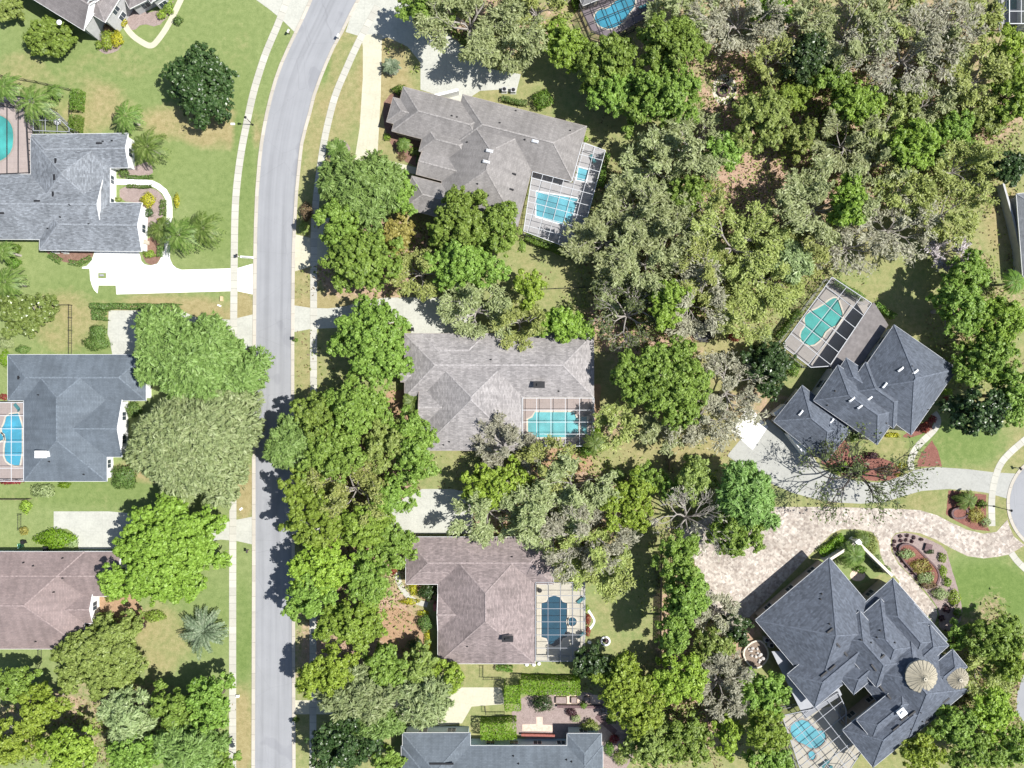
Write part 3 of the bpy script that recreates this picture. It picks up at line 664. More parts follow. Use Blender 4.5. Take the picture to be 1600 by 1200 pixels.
# ------------------------------------------------------------------ ground with painted soil kinds
def make_ground():
    xs = np.concatenate([[-450, -280, -170], np.linspace(-115, 115, 231), [170, 280, 450]]); ys = np.concatenate([[-420, -250, -140], np.linspace(-90, 90, 181), [140, 250, 420]])
    X, Y = np.meshgrid(xs, ys); nx, ny = len(xs), len(ys); V = np.stack([X.ravel(), Y.ravel(), np.zeros(nx * ny)], 1)
    i = np.arange(nx * ny).reshape(ny, nx); F = np.stack([i[:-1, :-1].ravel(), i[:-1, 1:].ravel(), i[1:, 1:].ravel(), i[1:, :-1].ravel()], 1)
    PX = V[:, 0] * S + 800; PY = 600 - V[:, 1] * S; col = np.zeros((len(V), 4)); col[:, 3] = 1
    col[:, 1] = .30; lit, dry, lush = col[:, 0], col[:, 1], col[:, 2]
    def blob(ch, px, py, rx, ry, val, soft=.6):
        d = np.sqrt(((PX - px) / rx) ** 2 + ((PY - py) / ry) ** 2); wgt = np.clip((1 + soft * .5 - d) / soft, 0, 1); ch[:] = ch * (1 - wgt) + val * wgt
    # woods: leaf litter; the middle lots: drier soil
    dry[(PX > 460)] = .62
    blob(lit, 1250, 60, 420, 130, .5); blob(lit, 1280, 220, 220, 130, .72); blob(lit, 1130, 360, 200, 130, .55); blob(lit, 1010, 500, 110, 90, .62); blob(lit, 720, 30, 160, 60, .6)
    blob(lit, 580, 400, 120, 80, .62); blob(lit, 560, 780, 110, 160, .66); blob(lit, 560, 1000, 110, 130, .6); blob(lit, 860, 790, 160, 90, .6); blob(lit, 1110, 960, 100, 150, .62); blob(lit, 1020, 1130, 130, 80, .55)
    blob(lit, 1540, 470, 70, 110, .45); blob(lit, 1180, 120, 50, 50, .95); blob(lit, 1140, 290, 50, 40, .95); blob(lit, 1260, 260, 45, 40, .95); blob(lit, 1180, 640, 70, 50, .5)
    blob(lit, 150, 1130, 230, 80, .5); blob(lit, 1540, 1050, 80, 150, .45); blob(lit, 1480, 190, 120, 60, .7); blob(lit, 960, 690, 30, 40, .55)
    # clearings of grass
    for q in ((850, 130, 45, 45), (960, 250, 30, 45), (1350, 440, 80, 40), (1400, 480, 50, 40), (1565, 350, 25, 60), (1000, 715, 70, 35), (1120, 700, 60, 40), (960, 950, 45, 80), (690, 745, 40, 35), (860, 450, 60, 30), (700, 1055, 60, 25)): blob(lit, *q, 0.05)
    # dry and lush lawn
    for q in ((310, 190, 90, 30, .85), (355, 215, 60, 22, .95), (140, 165, 60, 45, .8), (265, 490, 110, 30, .9), (380, 490, 20, 40, .95), (240, 735, 60, 20, .9), (380, 770, 20, 50, .95), (250, 1000, 50, 60, .7),
              (600, 130, 40, 100, .95), (510, 160, 40, 110, .75), (475, 440, 25, 60, .8), (475, 600, 20, 90, .7), (378, 1140, 18, 90, .95), (60, 130, 80, 40, .55), (100, 500, 60, 50, .7), (30, 110, 50, 30, .6), (180, 100, 90, 25, .5), (620, 960, 40, 40, 1.0), (560, 480, 90, 25, 1.0), (880, 740, 80, 30, .8), (1090, 690, 120, 40, .8), (960, 940, 50, 90, .55), (1050, 590, 160, 80, .75), (1570, 350, 30, 60, .85)): blob(dry, *q)
    for q in ((1540, 930, 90, 60, .95), (1500, 690, 70, 40, .7), (1400, 700, 70, 30, .55), (1430, 775, 40, 20, .8), (1565, 790, 20, 30, .6), (380, 990, 16, 80, .8), (380, 240, 20, 130, .55), (345, 330, 40, 90, .4), (130, 490, 70, 80, .35), (200, 90, 220, 110, .3), (240, 260, 110, 60, .25), (150, 770, 130, 25, .5), (320, 960, 60, 60, .35), (300, 60, 120, 60, .2), (500, 90, 20, 40, .6), (930, 1040, 60, 15, .7)): blob(lush, *q)
    for q in ((1540, 930, 90, 60, .25), (1500, 690, 70, 40, .4), (380, 990, 16, 80, .25), (380, 270, 15, 130, .3), (345, 330, 40, 90, .3), (320, 60, 100, 60, .4), (500, 90, 16, 40, .3), (150, 780, 140, 25, .35)): blob(dry, *q)
    me = bpy.data.meshes.new("ground"); me.vertices.add(len(V)); me.vertices.foreach_set("co", V.astype(np.float32).ravel())
    m = len(F); me.loops.add(4 * m); me.loops.foreach_set("vertex_index", F.astype(np.int32).ravel()); me.polygons.add(m)
    me.polygons.foreach_set("loop_start", np.arange(0, 4 * m, 4, dtype=np.int32)); me.polygons.foreach_set("loop_total", np.full(m, 4, dtype=np.int32)); me.update(calc_edges=True)
    a = me.attributes.new("soil", 'FLOAT_COLOR', 'POINT'); a.data.foreach_set("color", col.astype(np.float32).ravel()); me.materials.append(M['ground'])
    o = bpy.data.objects.new("ground", me); COL.objects.link(o); o['kind'] = 'structure'
make_ground()

# ------------------------------------------------------------------ road, kerbs, pavements, drives
EY = [-260, -120, 0, 25, 50, 75, 100, 125, 150, 175, 200, 225, 250, 300, 350, 400, 500, 700, 900, 1200, 1500]
EL = [640, 548, 488, 477, 465, 453, 442, 433, 426, 420, 415, 411, 408, 404, 402, 401, 400, 399, 399, 398, 397]
ER = [720, 622, 557, 544, 532, 518, 507, 497, 488, 482, 475, 469, 466, 461, 458, 456, 455, 455, 456, 457, 457]
yy = np.concatenate([np.linspace(-260, 400, 80), np.linspace(410, 1500, 40)])
def edge(E, off=0): return [G(float(np.interp(y, EY, E)) + off, float(y))[:2] for y in yy]
def edge_strip(name, a, b, z, mat, h=0):
    v, f, uv = strip_mesh(a, b, z, h); o = uv_obj(name, v, f, uv, mat); o['kind'] = 'structure'
    if h == 0 and o.data.polygons[0].normal.z < 0: o.data.flip_normals()
edge_strip('road', edge(EL), edge(ER), .012, M['asphalt'])
edge_strip('kerb', edge(EL, -5.2), edge(EL, .3), .004, M['kerb'], .07); edge_strip('kerb', edge(ER, -.3), edge(ER, 5), .004, M['kerb'], .07)
strip('sidewalk', [(470, -60), (437, 32), (424, 62), (414, 86), (403, 120), (395, 148), (386, 190), (377, 235), (370, 287), (367, 330), (366, 400), (365, 520), (364.5, 650), (363.5, 900), (363.5, 1260)], 11.2, .026, M['walk'])
strip('sidewalk', [(590, 10), (560, 65), (540, 110), (524, 147), (514, 185), (506, 222), (499, 270), (494, 310), (491, 345), (490, 420), (490, 600), (489, 900), (489, 1260)], 10.8, .0265, M['walk'])
sheet('driveway', [(395, -4), (420, 14), (436, 27), (447, 37), (460, 50), (485, 1), (500, -40), (420, -40)], .020, M['conc'])
sheet('driveway', [(540, 50), (556, 0), (600, -8), (645, 10), (690, 45), (740, 85), (762, 107), (814, 116), (806, 146), (782, 140), (750, 142), (735, 152), (727, 161), (705, 156), (657, 140), (657, 98), (637, 73), (605, 58), (595, 62), (560, 56)], .0205, M['conc'])
sheet('driveway', [(564, 54), (597, 54), (595, 150), (590, 240), (575, 320), (545, 385), (500, 412), (461, 424), (461, 366), (485, 372), (520, 330), (552, 262), (562, 200), (567, 120), (567, 74)], .0212, M['concy'])
sheet('path', [(588, 246), (655, 263), (656, 274), (586, 258)], .022, M['concy'])
sheet('driveway', [(459, 477), (485, 481), (512, 482), (537, 479), (560, 473), (580, 468), (605, 465), (700, 464), (742, 470), (742, 522), (643, 522), (640, 510), (630, 500), (600, 508), (535, 512), (485, 514), (459, 519)], .0205, M['conc'])
sheet('driveway', [(460, 800), (520, 806), (580, 806), (605, 800), (622, 787), (634, 776), (646, 768), (660, 764), (705, 764), (738, 770), (740, 834), (622, 834), (560, 838), (460, 845)], .0206, M['conc'])
strip('path', [(619, 830), (617, 870), (621, 905), (632, 927), (648, 940), (668, 945)], 8.5, .0225, M['walk'])
sheet('driveway', [(460, 1094), (560, 1095), (680, 1090), (722, 1074), (783, 1074), (790, 1100), (737, 1104), (722, 1130), (690, 1134), (600, 1116), (460, 1116)], .0207, M['concy'])
sheet('driveway', [(149, 388), (217, 391), (221, 408), (226, 413), (235, 415), (246, 412), (251, 404), (253, 392), (264, 392), (266, 405), (270, 414), (276, 419), (284, 421.5), (357, 419.5), (371, 419), (395, 412), (395, 460), (371, 455), (357, 455), (182, 460), (181, 446), (154, 446), (152.5, 458.5), (147, 453), (144, 447), (141, 437), (140, 420), (128, 419.5), (129, 417), (135, 416), (141, 410), (146, 400)], .0205, M['concw'])
sheet('lawn_inset', [(153.5, 426.5), (166, 426.5), (166, 435), (153.5, 435)], .0245, M['ground'])
strip('path', [(180, 284), (225, 285), (242, 287), (262, 303), (266, 330), (262, 365), (261, 402)], 9, .0215, M['concw'], smooth=1)
sheet('driveway', [(170, 485), (282, 485), (310, 497), (359, 499.5), (371, 497), (396, 491), (396, 544), (371, 540), (340, 541), (290, 553), (176, 556), (173, 540), (172, 533), (168, 522)], .0206, M['conc'])
sheet('driveway', [(84, 799), (170, 799), (250, 806), (326, 814), (357, 812.5), (370, 812), (396, 807), (396, 851), (369, 845), (345, 843), (300, 850), (280, 858), (123, 858), (120, 842), (113, 831), (104, 826), (84, 826)], .0207, M['conc'])
strip('path', [(192, 34), (205, 55), (228, 70), (236, 72), (243, 68), (262, 42), (285, -5), (300, -40)], 9, .0216, M['concy'])
# the lots on the right
sheet('driveway', [(1170, 633), (1200, 667), (1176, 703), (1142, 673)], .0245, M['concw'])
sheet('driveway', [(1155, 689), (1200, 655), (1270, 712), (1276, 722), (1288, 734), (1310, 744), (1330, 750), (1350, 753), (1375, 754), (1392, 750), (1408, 744), (1428, 735), (1446, 731), (1466, 730), (1512, 733), (1553, 738), (1588, 740), (1577, 780), (1542, 770), (1520, 767), (1482, 764), (1440, 767), (1412, 775), (1380, 785), (1345, 787), (1305, 785), (1275, 780), (1238, 770), (1200, 753), (1165, 732), (1136, 712)], .021, M['concg'])
strip('path', [(1424, 735), (1422, 717), (1434, 696), (1452, 680), (1464, 666), (1466, 655), (1459, 645)], 10.5, .0225, M['walk'])
strip('sidewalk', [(1625, 668), (1598, 690), (1578, 707), (1562, 725), (1553, 752), (1549, 780), (1550, 822)], 10.5, .0262, M['walk'])
strip('sidewalk', [(1580, 864), (1590, 878), (1610, 896), (1640, 915)], 10, .0263, M['walk'])
sheet('cul_de_sac_road', ell(1654, 786, 77, 77, 64), .012, M['asphalt'])
_c = [G(*p)[:2] for p in ell(1654, 786, 76.5, 76.5, 96)]; _d = [G(*p)[:2] for p in ell(1654, 786, 81.5, 81.5, 96)]
edge_strip('kerb', _c + _c[:1], _d + _d[:1], .004, M['kerb'], .07)
sheet('paver_driveway', [(1060, 830), (1120, 800), (1212, 792), (1300, 792), (1400, 795), (1437, 797), (1464, 805), (1487, 817), (1512, 828), (1537, 834), (1557, 831), (1574, 812), (1577, 822), (1584, 838), (1601, 852), (1578, 866), (1558, 870), (1537, 872.5), (1512, 869), (1487, 857), (1462, 843), (1437, 833), (1414, 830), (1399, 833), (1392, 843), (1392, 860), (1404, 882), (1424, 902), (1450, 932), (1462, 948), (1465, 960), (1461, 973), (1450, 986), (1436, 990), (1400, 940), (1405, 908), (1385, 887), (1376, 868), (1373, 845), (1362, 831), (1340, 827), (1314, 827), (1299, 834), (1270, 862), (1200, 935), (1150, 985), (1115, 950), (1090, 890)], .0215, M['paver'])
# planting beds
sheet('mulch_bed', [(190, 25), (206, 6), (238, 24), (275, -5), (264, 24), (246, 43), (222, 36), (209, 50), (194, 38)], .012, M['mulchg'], 1, .5)
sheet('mulch_bed', [(150, 72), (160, 55), (188, 60), (190, 76), (168, 86), (155, 80)], .012, M['mulchg'], 1, .4)
sheet('mulch_bed', [(187, 290), (238, 292), (256, 306), (259, 330), (250, 345), (240, 356), (226, 352), (224, 318), (187, 314)], .0122, M['mulchg'], 1, .4)
sheet('mulch_bed', [(205, 262), (236, 250), (240, 277), (186, 279), (186, 266)], .0122, M['mulchg'], 1, .4)
sheet('mulch_bed', [(221, 378), (240, 368), (250, 380), (252, 398), (247, 411), (236, 415), (225, 408)], .0122, M['mulch'], 1, .3)
sheet('mulch_bed', [(70, 386), (149, 388), (143, 405), (128, 414), (105, 411), (85, 404), (73, 396)], .0122, M['mulch'], 1, .4)
sheet('mulch_bed', [(600, 150), (640, 138), (650, 215), (690, 225), (665, 262), (640, 258), (618, 238), (606, 216), (598, 190)], .012, M['mulch'], 1, .6)
sheet('mulch_bed', ell(612, 106, 12), .012, M['mulchg'], 0, .6); sheet('mulch_bed', ell(530, 238, 18, 20), .012, M['mulchg'], 0, .6)
sheet('mulch_bed', [(592, 612), (660, 606), (662, 665), (640, 690), (600, 665)], .012, M['straw'], 1, .6)
sheet('mulch_bed', [(575, 965), (615, 945), (650, 962), (660, 985), (668, 1020), (640, 1030), (600, 1010)], .012, M['straw'], 1, .7)
sheet('mulch_bed', [(630, 905), (640, 912), (660, 912), (680, 915), (680, 945), (655, 935)], .0122, M['straw'], 1, .4)
sheet('mulch_bed', [(1430, 729), (1440, 708), (1456, 688), (1466, 705), (1472, 729)], .012, M['mulchr'], 0, .4)
sheet('mulch_bed', [(1303, 706), (1318, 684), (1330, 700), (1322, 716), (1345, 710), (1372, 714), (1400, 724), (1412, 742), (1380, 753), (1335, 748), (1300, 735), (1277, 720)], .012, M['mulchr'], 1, .5)
sheet('mulch_bed', [(1408, 682), (1425, 672), (1455, 652), (1459, 664), (1444, 677), (1420, 685)], .012, M['mulchr'], 1, .4)
sheet('mulch_bed', [(1482, 766), (1541, 773), (1541, 820), (1547, 830), (1520, 827), (1494, 814), (1478, 804)], .012, M['mulchr'], 0, .4)
sheet('mulch_bed', [(1394, 840), (1402, 833), (1420, 832), (1450, 842), (1478, 856), (1484, 880), (1500, 930), (1505, 965), (1490, 985), (1466, 985), (1468, 955), (1452, 930), (1424, 900), (1404, 880), (1394, 860)], .012, M['mulchg'], 1, .4)
sheet('lawn_inset', [(1315, 829), (1345, 828), (1362, 833), (1371, 848), (1376, 870), (1392, 893), (1378, 897), (1300, 935), (1270, 885)], .0125, M['ground'], 0, 0)
sheet('mulch_bed', [(800, 1098), (850, 1075), (945, 1085), (985, 1130), (990, 1200), (940, 1210), (935, 1150), (800, 1160)], .012, M['mulchg'], 1, .8)
sheet('mulch_bed', [(145, 932), (200, 920), (230, 960), (222, 985), (190, 985), (150, 975)], .012, M['straw'], 1, .6)
sheet('mulch_bed', [(800, 745), (925, 744), (925, 700), (800, 700)], .0118, M['straw'], 1, 1.5)
sheet('path', [(925, 700), (938, 690), (938, 600), (928, 600)], .012, M['straw'], 0, 1)
sheet('road', [(1600, 1050), (1589, 1085), (1588, 1110), (1597, 1125), (1640, 1150), (1640, 1050)], .012, M['asphalt'])

# ------------------------------------------------------------------ houses
def rf(n, c, k=.35, wm=(1, 1, 1)):
    m = m_roof('shingle_' + n, c, k, wm); CAPS[m.name] = m_plain('ridge_' + n, sc(c, 1.12), .85, .35, 2.5); return m
h1 = House('house', 'two-storey house with grey-brown roof and white gables at top left corner', (110, 10), rf('grey_brown', (.215, .195, .19), .25), M['greyw'], 5.4, .5)
h1.blk(10, -69, 150, 17, 36, 'h', 'g'); h1.blk(70, -55, 178, 12, 27, 'h', 'h', 5.2); h1.blk(112, -50, 146, 6, 20, 'g', 'g', 6.6, .55)
h1.blk(190, -60, 222, 4, 22, 'g', 'h', 3.4); h1.blk(215, -50, 247, -2, 13, 'g', 'g', 4.2)
h1.finish()
for px, py in ((95, 37),):
    x, y, z = h1.at(px, py); mb = MB(); mb.sphere(x, y, z + .5, .5, .5, .22); mb.bar((x, y, z - .1), (x, y, z + .4), .08); mb.build('satellite_dish', M['white'], h1.t)
h2 = House('house', 'slate grey shingle house with white walls beside the blown-out white driveway', (110, 310), rf('slate', (.195, .21, .228), .55), M['white'], 3.0, .36)
h2.blk(-90, 322, 162, 324, 51, 'h', 'g'); h2.blk(49, 237, 201, 235, 27, 'h', 'g'); h2.blk(110, 215, 110, 340, 62, 'h', 'h'); h2.blk(62, 353, 222, 355, 38, 'h', 'g')
h2.vents([(155, 224), (87, 252, 90), (85, 277, 90), (83, 304, 90), (58, 314), (2, 333)], 1.1); h2.pipes([(109, 320), (94, 339), (75, 357), (161, 221), (175, 220), (139, 350)])
h2.door('garage_door', 214, 380, 4.9, 2.2, -90, M['cream'], 0, .7, 4); h2.door('front_door', 177, 284, 1.2, 2.2, 0, M['wood'], 0, .9)
h2.finish()
h3 = House('house', 'blue-grey roof house with white chimney and a pool at the left edge', (110, 650), rf('blue_grey', (.125, .148, .172), .18), M['white'], 3.0, .32)
h3.blk(12, 590, 228, 590, 36); h3.blk(102, 556, 102, 752, 65); h3.blk(70, 669, 191, 669, 45, 'h', 'g')
h3.chimney(70, 709, 2.0, 1.1, 1.1, M['white'], M['white']); h3.pipes([(60, 617), (77, 721), (131, 741), (30, 590)]); h3.vents([(29, 590, 90)], .7)
h3.finish()
h4 = House('house', 'mauve-brown shingle house behind the round lime green tree', (70, 940), rf('mauve_brown', (.235, .185, .175), .22, (1, .96, .95)), M['white'], 3.0, .36)
h4.blk(-90, 897, 190, 897, 35, 'h', 'g'); h4.blk(-110, 938, 132, 938, 76); h4.blk(60, 950, 145, 950, 24, 'h', 'g')
h4.pipes([(37, 879), (52, 884), (98, 872), (56, 1002), (84, 925), (98, 903)]); h4.finish()
h5 = House('house', 'taupe-grey shingle house set at an angle with a screened pool on its right', (760, 240), rf('taupe_grey', (.232, .218, .208), .22), M['tan'], 3.1, .40, M['taupe'])
h5.blk(621, 170, 770, 209, 36); h5.blk(609, 171, 668, 187, 20); h5.blk(712, 190, 906, 240, 44); h5.blk(784, 180, 745, 338, 66); h5.blk(655, 254, 780, 287, 19, 'g', 'h'); h5.blk(637, 300, 745, 328, 26); h5.blk(660, 215, 740, 236, 22, 'h', 'h')
h5.skylights([(765, 236), (760, 253), (836, 221)], 1.3, .55, -14)
h5.vents([(799, 296), (803, 272)], .9, -14); h5.pipes([(806, 173), (891, 204), (730, 222), (781, 192), (746, 287), (763, 305), (706, 181), (714, 183), (820, 218)])
h5.door('garage_door', 698, 152, 5, 2.2, 104, M['white'], 0, .5, 4); h5.door('front_door', 656, 270, 1.3, 2.3, 180, M['wood'], 0, .6)
h5.finish()
h6 = House('house', 'pale grey-mauve shingle house with a rectangular screened pool at its lower right', (780, 600), rf('pale_mauve', (.285, .268, .262), .42, (1, .99, .98)), M['tan'], 3.0, .38, M['taupe'])
h6.blk(632, 571, 928, 571, 50); h6.blk(738, 540, 738, 704, 80); h6.blk(655, 636, 745, 636, 33, 'g', 'h'); h6.blk(626, 587, 680, 587, 10, 'g', 'h'); h6.blk(658, 548, 760, 548, 27)
h6.chimney(842, 601, 1.9, 1.0, 1.0, M['silver'], M['black']); h6.pipes([(873, 611), (767, 562), (693, 695), (702, 690)])
h6.door('garage_door', 690, 525, 5, 2.2, 90, M['white'], 0, .5, 4); h6.finish()
h7 = House('house', 'pinkish brown shingle house with a dark blue screened pool on its right', (755, 930), rf('pink_brown', (.24, .198, .19), .45, (1, .97, .97)), M['cream'], 3.0, .40)
h7.blk(634, 876, 865, 876, 37); h7.blk(760, 842, 760, 1037, 76); h7.blk(684, 957, 780, 957, 29, 'g', 'h'); h7.blk(640, 892, 720, 892, 20)
h7.chimney(793, 995, 1.9, .9, 1.0, M['silver'], M['black']); h7.pipes([(730, 1010), (800, 870)]); h7.door('garage_door', 690, 840, 5, 2.2, 90, M['white'], 0, .5, 4); h7.door('front_door', 681, 944, 1.3, 2.3, 180, M['brick'], 0, .6)
h7.finish()
h8 = House('house', 'steel blue roof house with pale blue walls cut by the bottom edge', (780, 1200), rf('steel_blue', (.118, .138, .158), .2), M['palebl'], 3.6, .30)
h8.blk(627, 1222, 942, 1222, 57); h8.blk(682, 1145, 682, 1270, 53, 'h', 'h'); h8.blk(913, 1146, 913, 1260, 27, 'h', 'h')
h8.vents([(690, 1193)], 4.5); h8.pipes([(802, 1181), (810, 1193), (885, 1187), (893, 1190)]); h8.finish()
h9 = House('house', 'navy hipped roof house at right beside the teal freeform pool', (1370, 600), rf('navy', (.105, .12, .146), .45), M['greyw'], 5.2, .58, M['greyal'])
h9.blk(1361, 559, 1460, 628, 63); h9.blk(1290, 598, 1390, 667, 34, eave=5.0); h9.blk(1335, 590, 1413, 645, 30, eave=5.3); h9.blk(1310, 577, 1370, 618, 22, eave=4.6)
h9.blk(1231, 630, 1312, 695, 36, eave=3.4)
h9.skylights([(1407, 577), (1430, 581), (1331, 624), (1344, 635), (1359, 622)], 1.25, .38, 38); h9.skylights([(1251, 645), (1299, 658), (1382, 602)], 1.2, .38, 50)
h9.pipes([(1305, 611), (1425, 572), (1450, 640), (1293, 633), (1385, 661)]); h9.door('garage_door', 1240, 691, 5, 2.3, 218, M['white'], 0, .9, 4); h9.door('garage_door', 1213, 640, 2.8, 2.2, 128, M['white'], 0, .7, 4)
mb = MB(); q = [G(1365, 472, 3.0), G(1388, 508, 3.0), G(1322, 604, 3.0), G(1296, 571, 3.0)]; q = [p[:2] for p in q]
mb.add([(*p, 2.85) for p in q] + [(*p, 3.05) for p in q], [(0, 1, 2, 3)[::-1], (4, 5, 6, 7), (0, 1, 5, 4), (1, 2, 6, 5), (2, 3, 7, 6), (3, 0, 4, 7)]); mb.build('lanai_roof', m_plain('lanai_membrane', (.17, .155, .15), .85, .2, 1.2), h9.t)
h9.finish()
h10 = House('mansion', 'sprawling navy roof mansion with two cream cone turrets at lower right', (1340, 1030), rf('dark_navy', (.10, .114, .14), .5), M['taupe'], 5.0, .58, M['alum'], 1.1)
h10.blk(1229, 1027, 1345, 929, 76, eave=4.8); h10.blk(1367, 928, 1452, 1025, 38, eave=5.0); h10.blk(1346, 961, 1412, 1036, 40, eave=6.0, walls=False); h10.blk(1321, 974, 1392, 1055, 30, eave=6.7, walls=False)
h10.blk(1372, 1098, 1467, 1019, 75, eave=5.2); h10.blk(1340, 1170, 1445, 1084, 38, eave=5.1); h10.blk(1251, 1080, 1390, 964, 34, eave=5.3); h10.blk(1321, 1070, 1410, 995, 20, eave=5.9)
h10.blk(1390, 1000, 1440, 956, 20, eave=5.1); h10.blk(1420, 1035, 1468, 992, 22, eave=5.6); h10.blk(1455, 1065, 1500, 1028, 18, eave=5.9, walls=False); h10.blk(1350, 1140, 1420, 1083, 20, eave=6.6, walls=False)
h10.vents([(1308, 1006, -52), (1320, 1020, -52), (1365, 1043, -52), (1377, 1075, -52), (1390, 1090, -52), (1300, 1043, 40), (1287, 1053, 40), (1377, 1027, 40), (1425, 1115, 38), (1413, 1122, 38), (1400, 1137, 38), (1478, 1094, 38), (1450, 1125, 38)], 1.5)
h10.pipes([(1282, 936), (1284, 928), (1370, 996), (1375, 985), (1398, 1004), (1345, 1000), (1361, 1004), (1441, 1127), (1438, 1113), (1423, 1139), (1296, 975)])
h10.chimney(1405, 1110, 1.3, 1.2, .9, M['white'], M['white'], 38); h10.vents([(1297, 985, 38)], 1.3)
for px, py, rp, zt, ap in ((1440, 1057, 25, 9.2, (1447, 1063)), (1497, 1060, 17, 6.8, (1502, 1065))):
    x, y, _ = G(px, py, zt); r = rp / S * (H - zt) / H; tw = MB(); tw.cyl(x, y, 0, zt, r * .9, r * .9, 32); t_ = tw.build('turret', M['greyw'], h10.t)
    mb = MB(); n = 40; vs = []; hh = r * .42
    for i in range(n):
        a = 2 * pi * i / n; k = 1.02 if i % 2 else .985; vs.append((x + r * cos(a) * k, y + r * sin(a) * k, zt - (.0 if i % 2 else .1)))
    vs.append((x, y, zt + hh)); mb.add(vs, [(i, (i + 1) % n, n) for i in range(n)]); mb.add([(vs[i][0], vs[i][1], zt - .25) for i in range(n)] + vs[:n], [(i, (i + 1) % n, n + (i + 1) % n, n + i) for i in range(n)])
    mb.cyl(x, y, zt + hh - .2, zt + hh + .12, .42, .36, 12); mb.cyl(x, y, zt + hh + .1, zt + hh + .3, .2, .05, 8)
    for i in range(0, n): a = 2 * pi * (i + .5) / n; mb.bar((x + r * cos(a), y + r * sin(a), zt + .02), (x + .3 * cos(a), y + .3 * sin(a), zt + hh + .0), .035)
    mb.build('cone_roof', M['copper'], t_)
h10.door('garage_door', 1225, 925, 7, 2.4, 128, M['white'], 0, .4, 4)
for q4 in ([(1206, 1018), (1228, 1018), (1272, 1100), (1258, 1124)], [(1258, 1124), (1272, 1100), (1310, 1073), (1316, 1086)]):
    q = [G(*p, 3.1)[:2] for p in q4]; q = q if sum(q[i][0] * q[(i + 1) % 4][1] - q[(i + 1) % 4][0] * q[i][1] for i in range(4)) > 0 else q[::-1]; mb = MB(); mb.add([(*p, 2.8) for p in q] + [(*p, 3.0 + .004 * (q4[0][0] > 1250)) for p in q], [(3, 2, 1, 0), (4, 5, 6, 7), (0, 1, 5, 4), (1, 2, 6, 5), (2, 3, 7, 6), (3, 0, 4, 7)]); mb.build('lanai_roof', M['greyal'], h10.t)
h10.finish()
h11 = House('house', 'house corner with dark roof behind the pool at the top centre edge', (915, -30), rf('dark_grey', (.16, .16, .165), .25), M['cream'], 3.0, .4)
h11.blk(860, -40, 960, -80, 45); h11.blk(905, -4, 935, -16, 14, 'h', 'h'); h11.finish()
h12 = House('house', 'grey house corner behind the pool at the top right edge', (1660, 20), rf('mid_grey', (.2, .2, .2), .25), M['white'], 3.0, .4)
h12.blk(1632, -60, 1632, 40, 30); h12.finish(False)
h13 = House('house', 'shaded house with grey roof at the right edge behind the boundary wall', (1640, 360), rf('shade_grey', (.19, .20, .21), .25), M['greyw'], 3.0, .4)
h13.blk(1622, 300, 1632, 430, 34); h13.finish(False)

# ------------------------------------------------------------------ pools
WT = dict(teal=m_water('teal_water', (.72, .92, .91)), blue=m_water('blue_water', (.70, .90, .95)), navy=m_water('navy_water', (.5, .72, .8)))
M.update(WT)
B_ = lambda n, c: m_plain('plaster_' + n, c, .6, .28, .22)
bt, bb, bl, bn, bg_ = B_('teal', (.12, .40, .39)), B_('blue', (.12, .38, .48)), B_('light_blue', (.26, .47, .50)), B_('navy', (.07, .14, .185)), B_('green', (.12, .40, .37))
pool('swimming_pool', 'round teal pool under dark curved bars at the left edge', [(-60, 152), (52, 152), (52, 205), (48, 272), (-60, 272)], [[(22, 214), (20, 235), (8, 249), (-10, 255), (-40, 240), (-40, 195), (-10, 178), (10, 184), (20, 197)]], M['deckp'], bt, 'teal', M['taupe'])
pool('swimming_pool', 'blue curved pool under a white screen at the left edge', [(-60, 627), (37, 627), (37, 752), (-60, 752)], [[(11, 648), (35, 645), (35, 727), (20, 727), (8, 718), (8, 697), (11, 685), (2, 672), (8, 662)], [(-20, 690), (6, 690), (6, 676), (-20, 676)]], M['deckp'], bb, 'blue', M['cream'], smooth=1)
pool('swimming_pool', 'light blue pool in a tilted screen enclosure beside the taupe-grey house', [(832, 270), (895, 286), (912, 222), (945, 235), (902, 392), (818, 360)], [[(838, 300), (903, 311), (890, 354), (838, 338)], [(904, 262), (919, 266), (915, 284), (901, 281)]], M['deckg'], bl, 'blue', M['white'], smooth=0)
pool('swimming_pool', 'aqua rectangular pool with notched corners and a small spa under a white grid', [(817, 622), (929, 622), (929, 697), (817, 697)], [[(832, 652), (836, 644), (897, 644), (900, 652), (904, 655), (904, 677), (897, 683), (838, 683), (832, 677), (825, 674), (825, 655)], [(908, 651), (917, 651), (917, 677), (908, 677)]], M['deckp'], bl, 'teal', M['cream'], smooth=0)
pool('swimming_pool', 'dark blue pool with rounded ends beside the pinkish brown roof', [(836, 910), (914, 910), (914, 1032), (836, 1032)], [[(846, 942), (854, 940), (857, 933), (866, 930), (875, 933), (879, 940), (886, 942), (886, 995), (879, 997), (875, 1006), (866, 1010), (857, 1006), (854, 997), (846, 995)], ell(894, 971, 7, 7, 20)], M['deckc'], bn, 'navy', M['cream'], smooth=0)
pool('swimming_pool', 'teal freeform pool beside the navy hipped roof', [(1300, 434), (1365, 477), (1300, 574), (1268, 575), (1222, 541)], [[(1260, 490), (1282, 480), (1300, 466), (1308, 466), (1313, 480), (1317, 493), (1309, 507), (1291, 515), (1283, 530), (1268, 541), (1252, 535), (1250, 520), (1259, 509), (1256, 499)]], M['deckt'], bg_, 'teal', M['cream'], smooth=1)
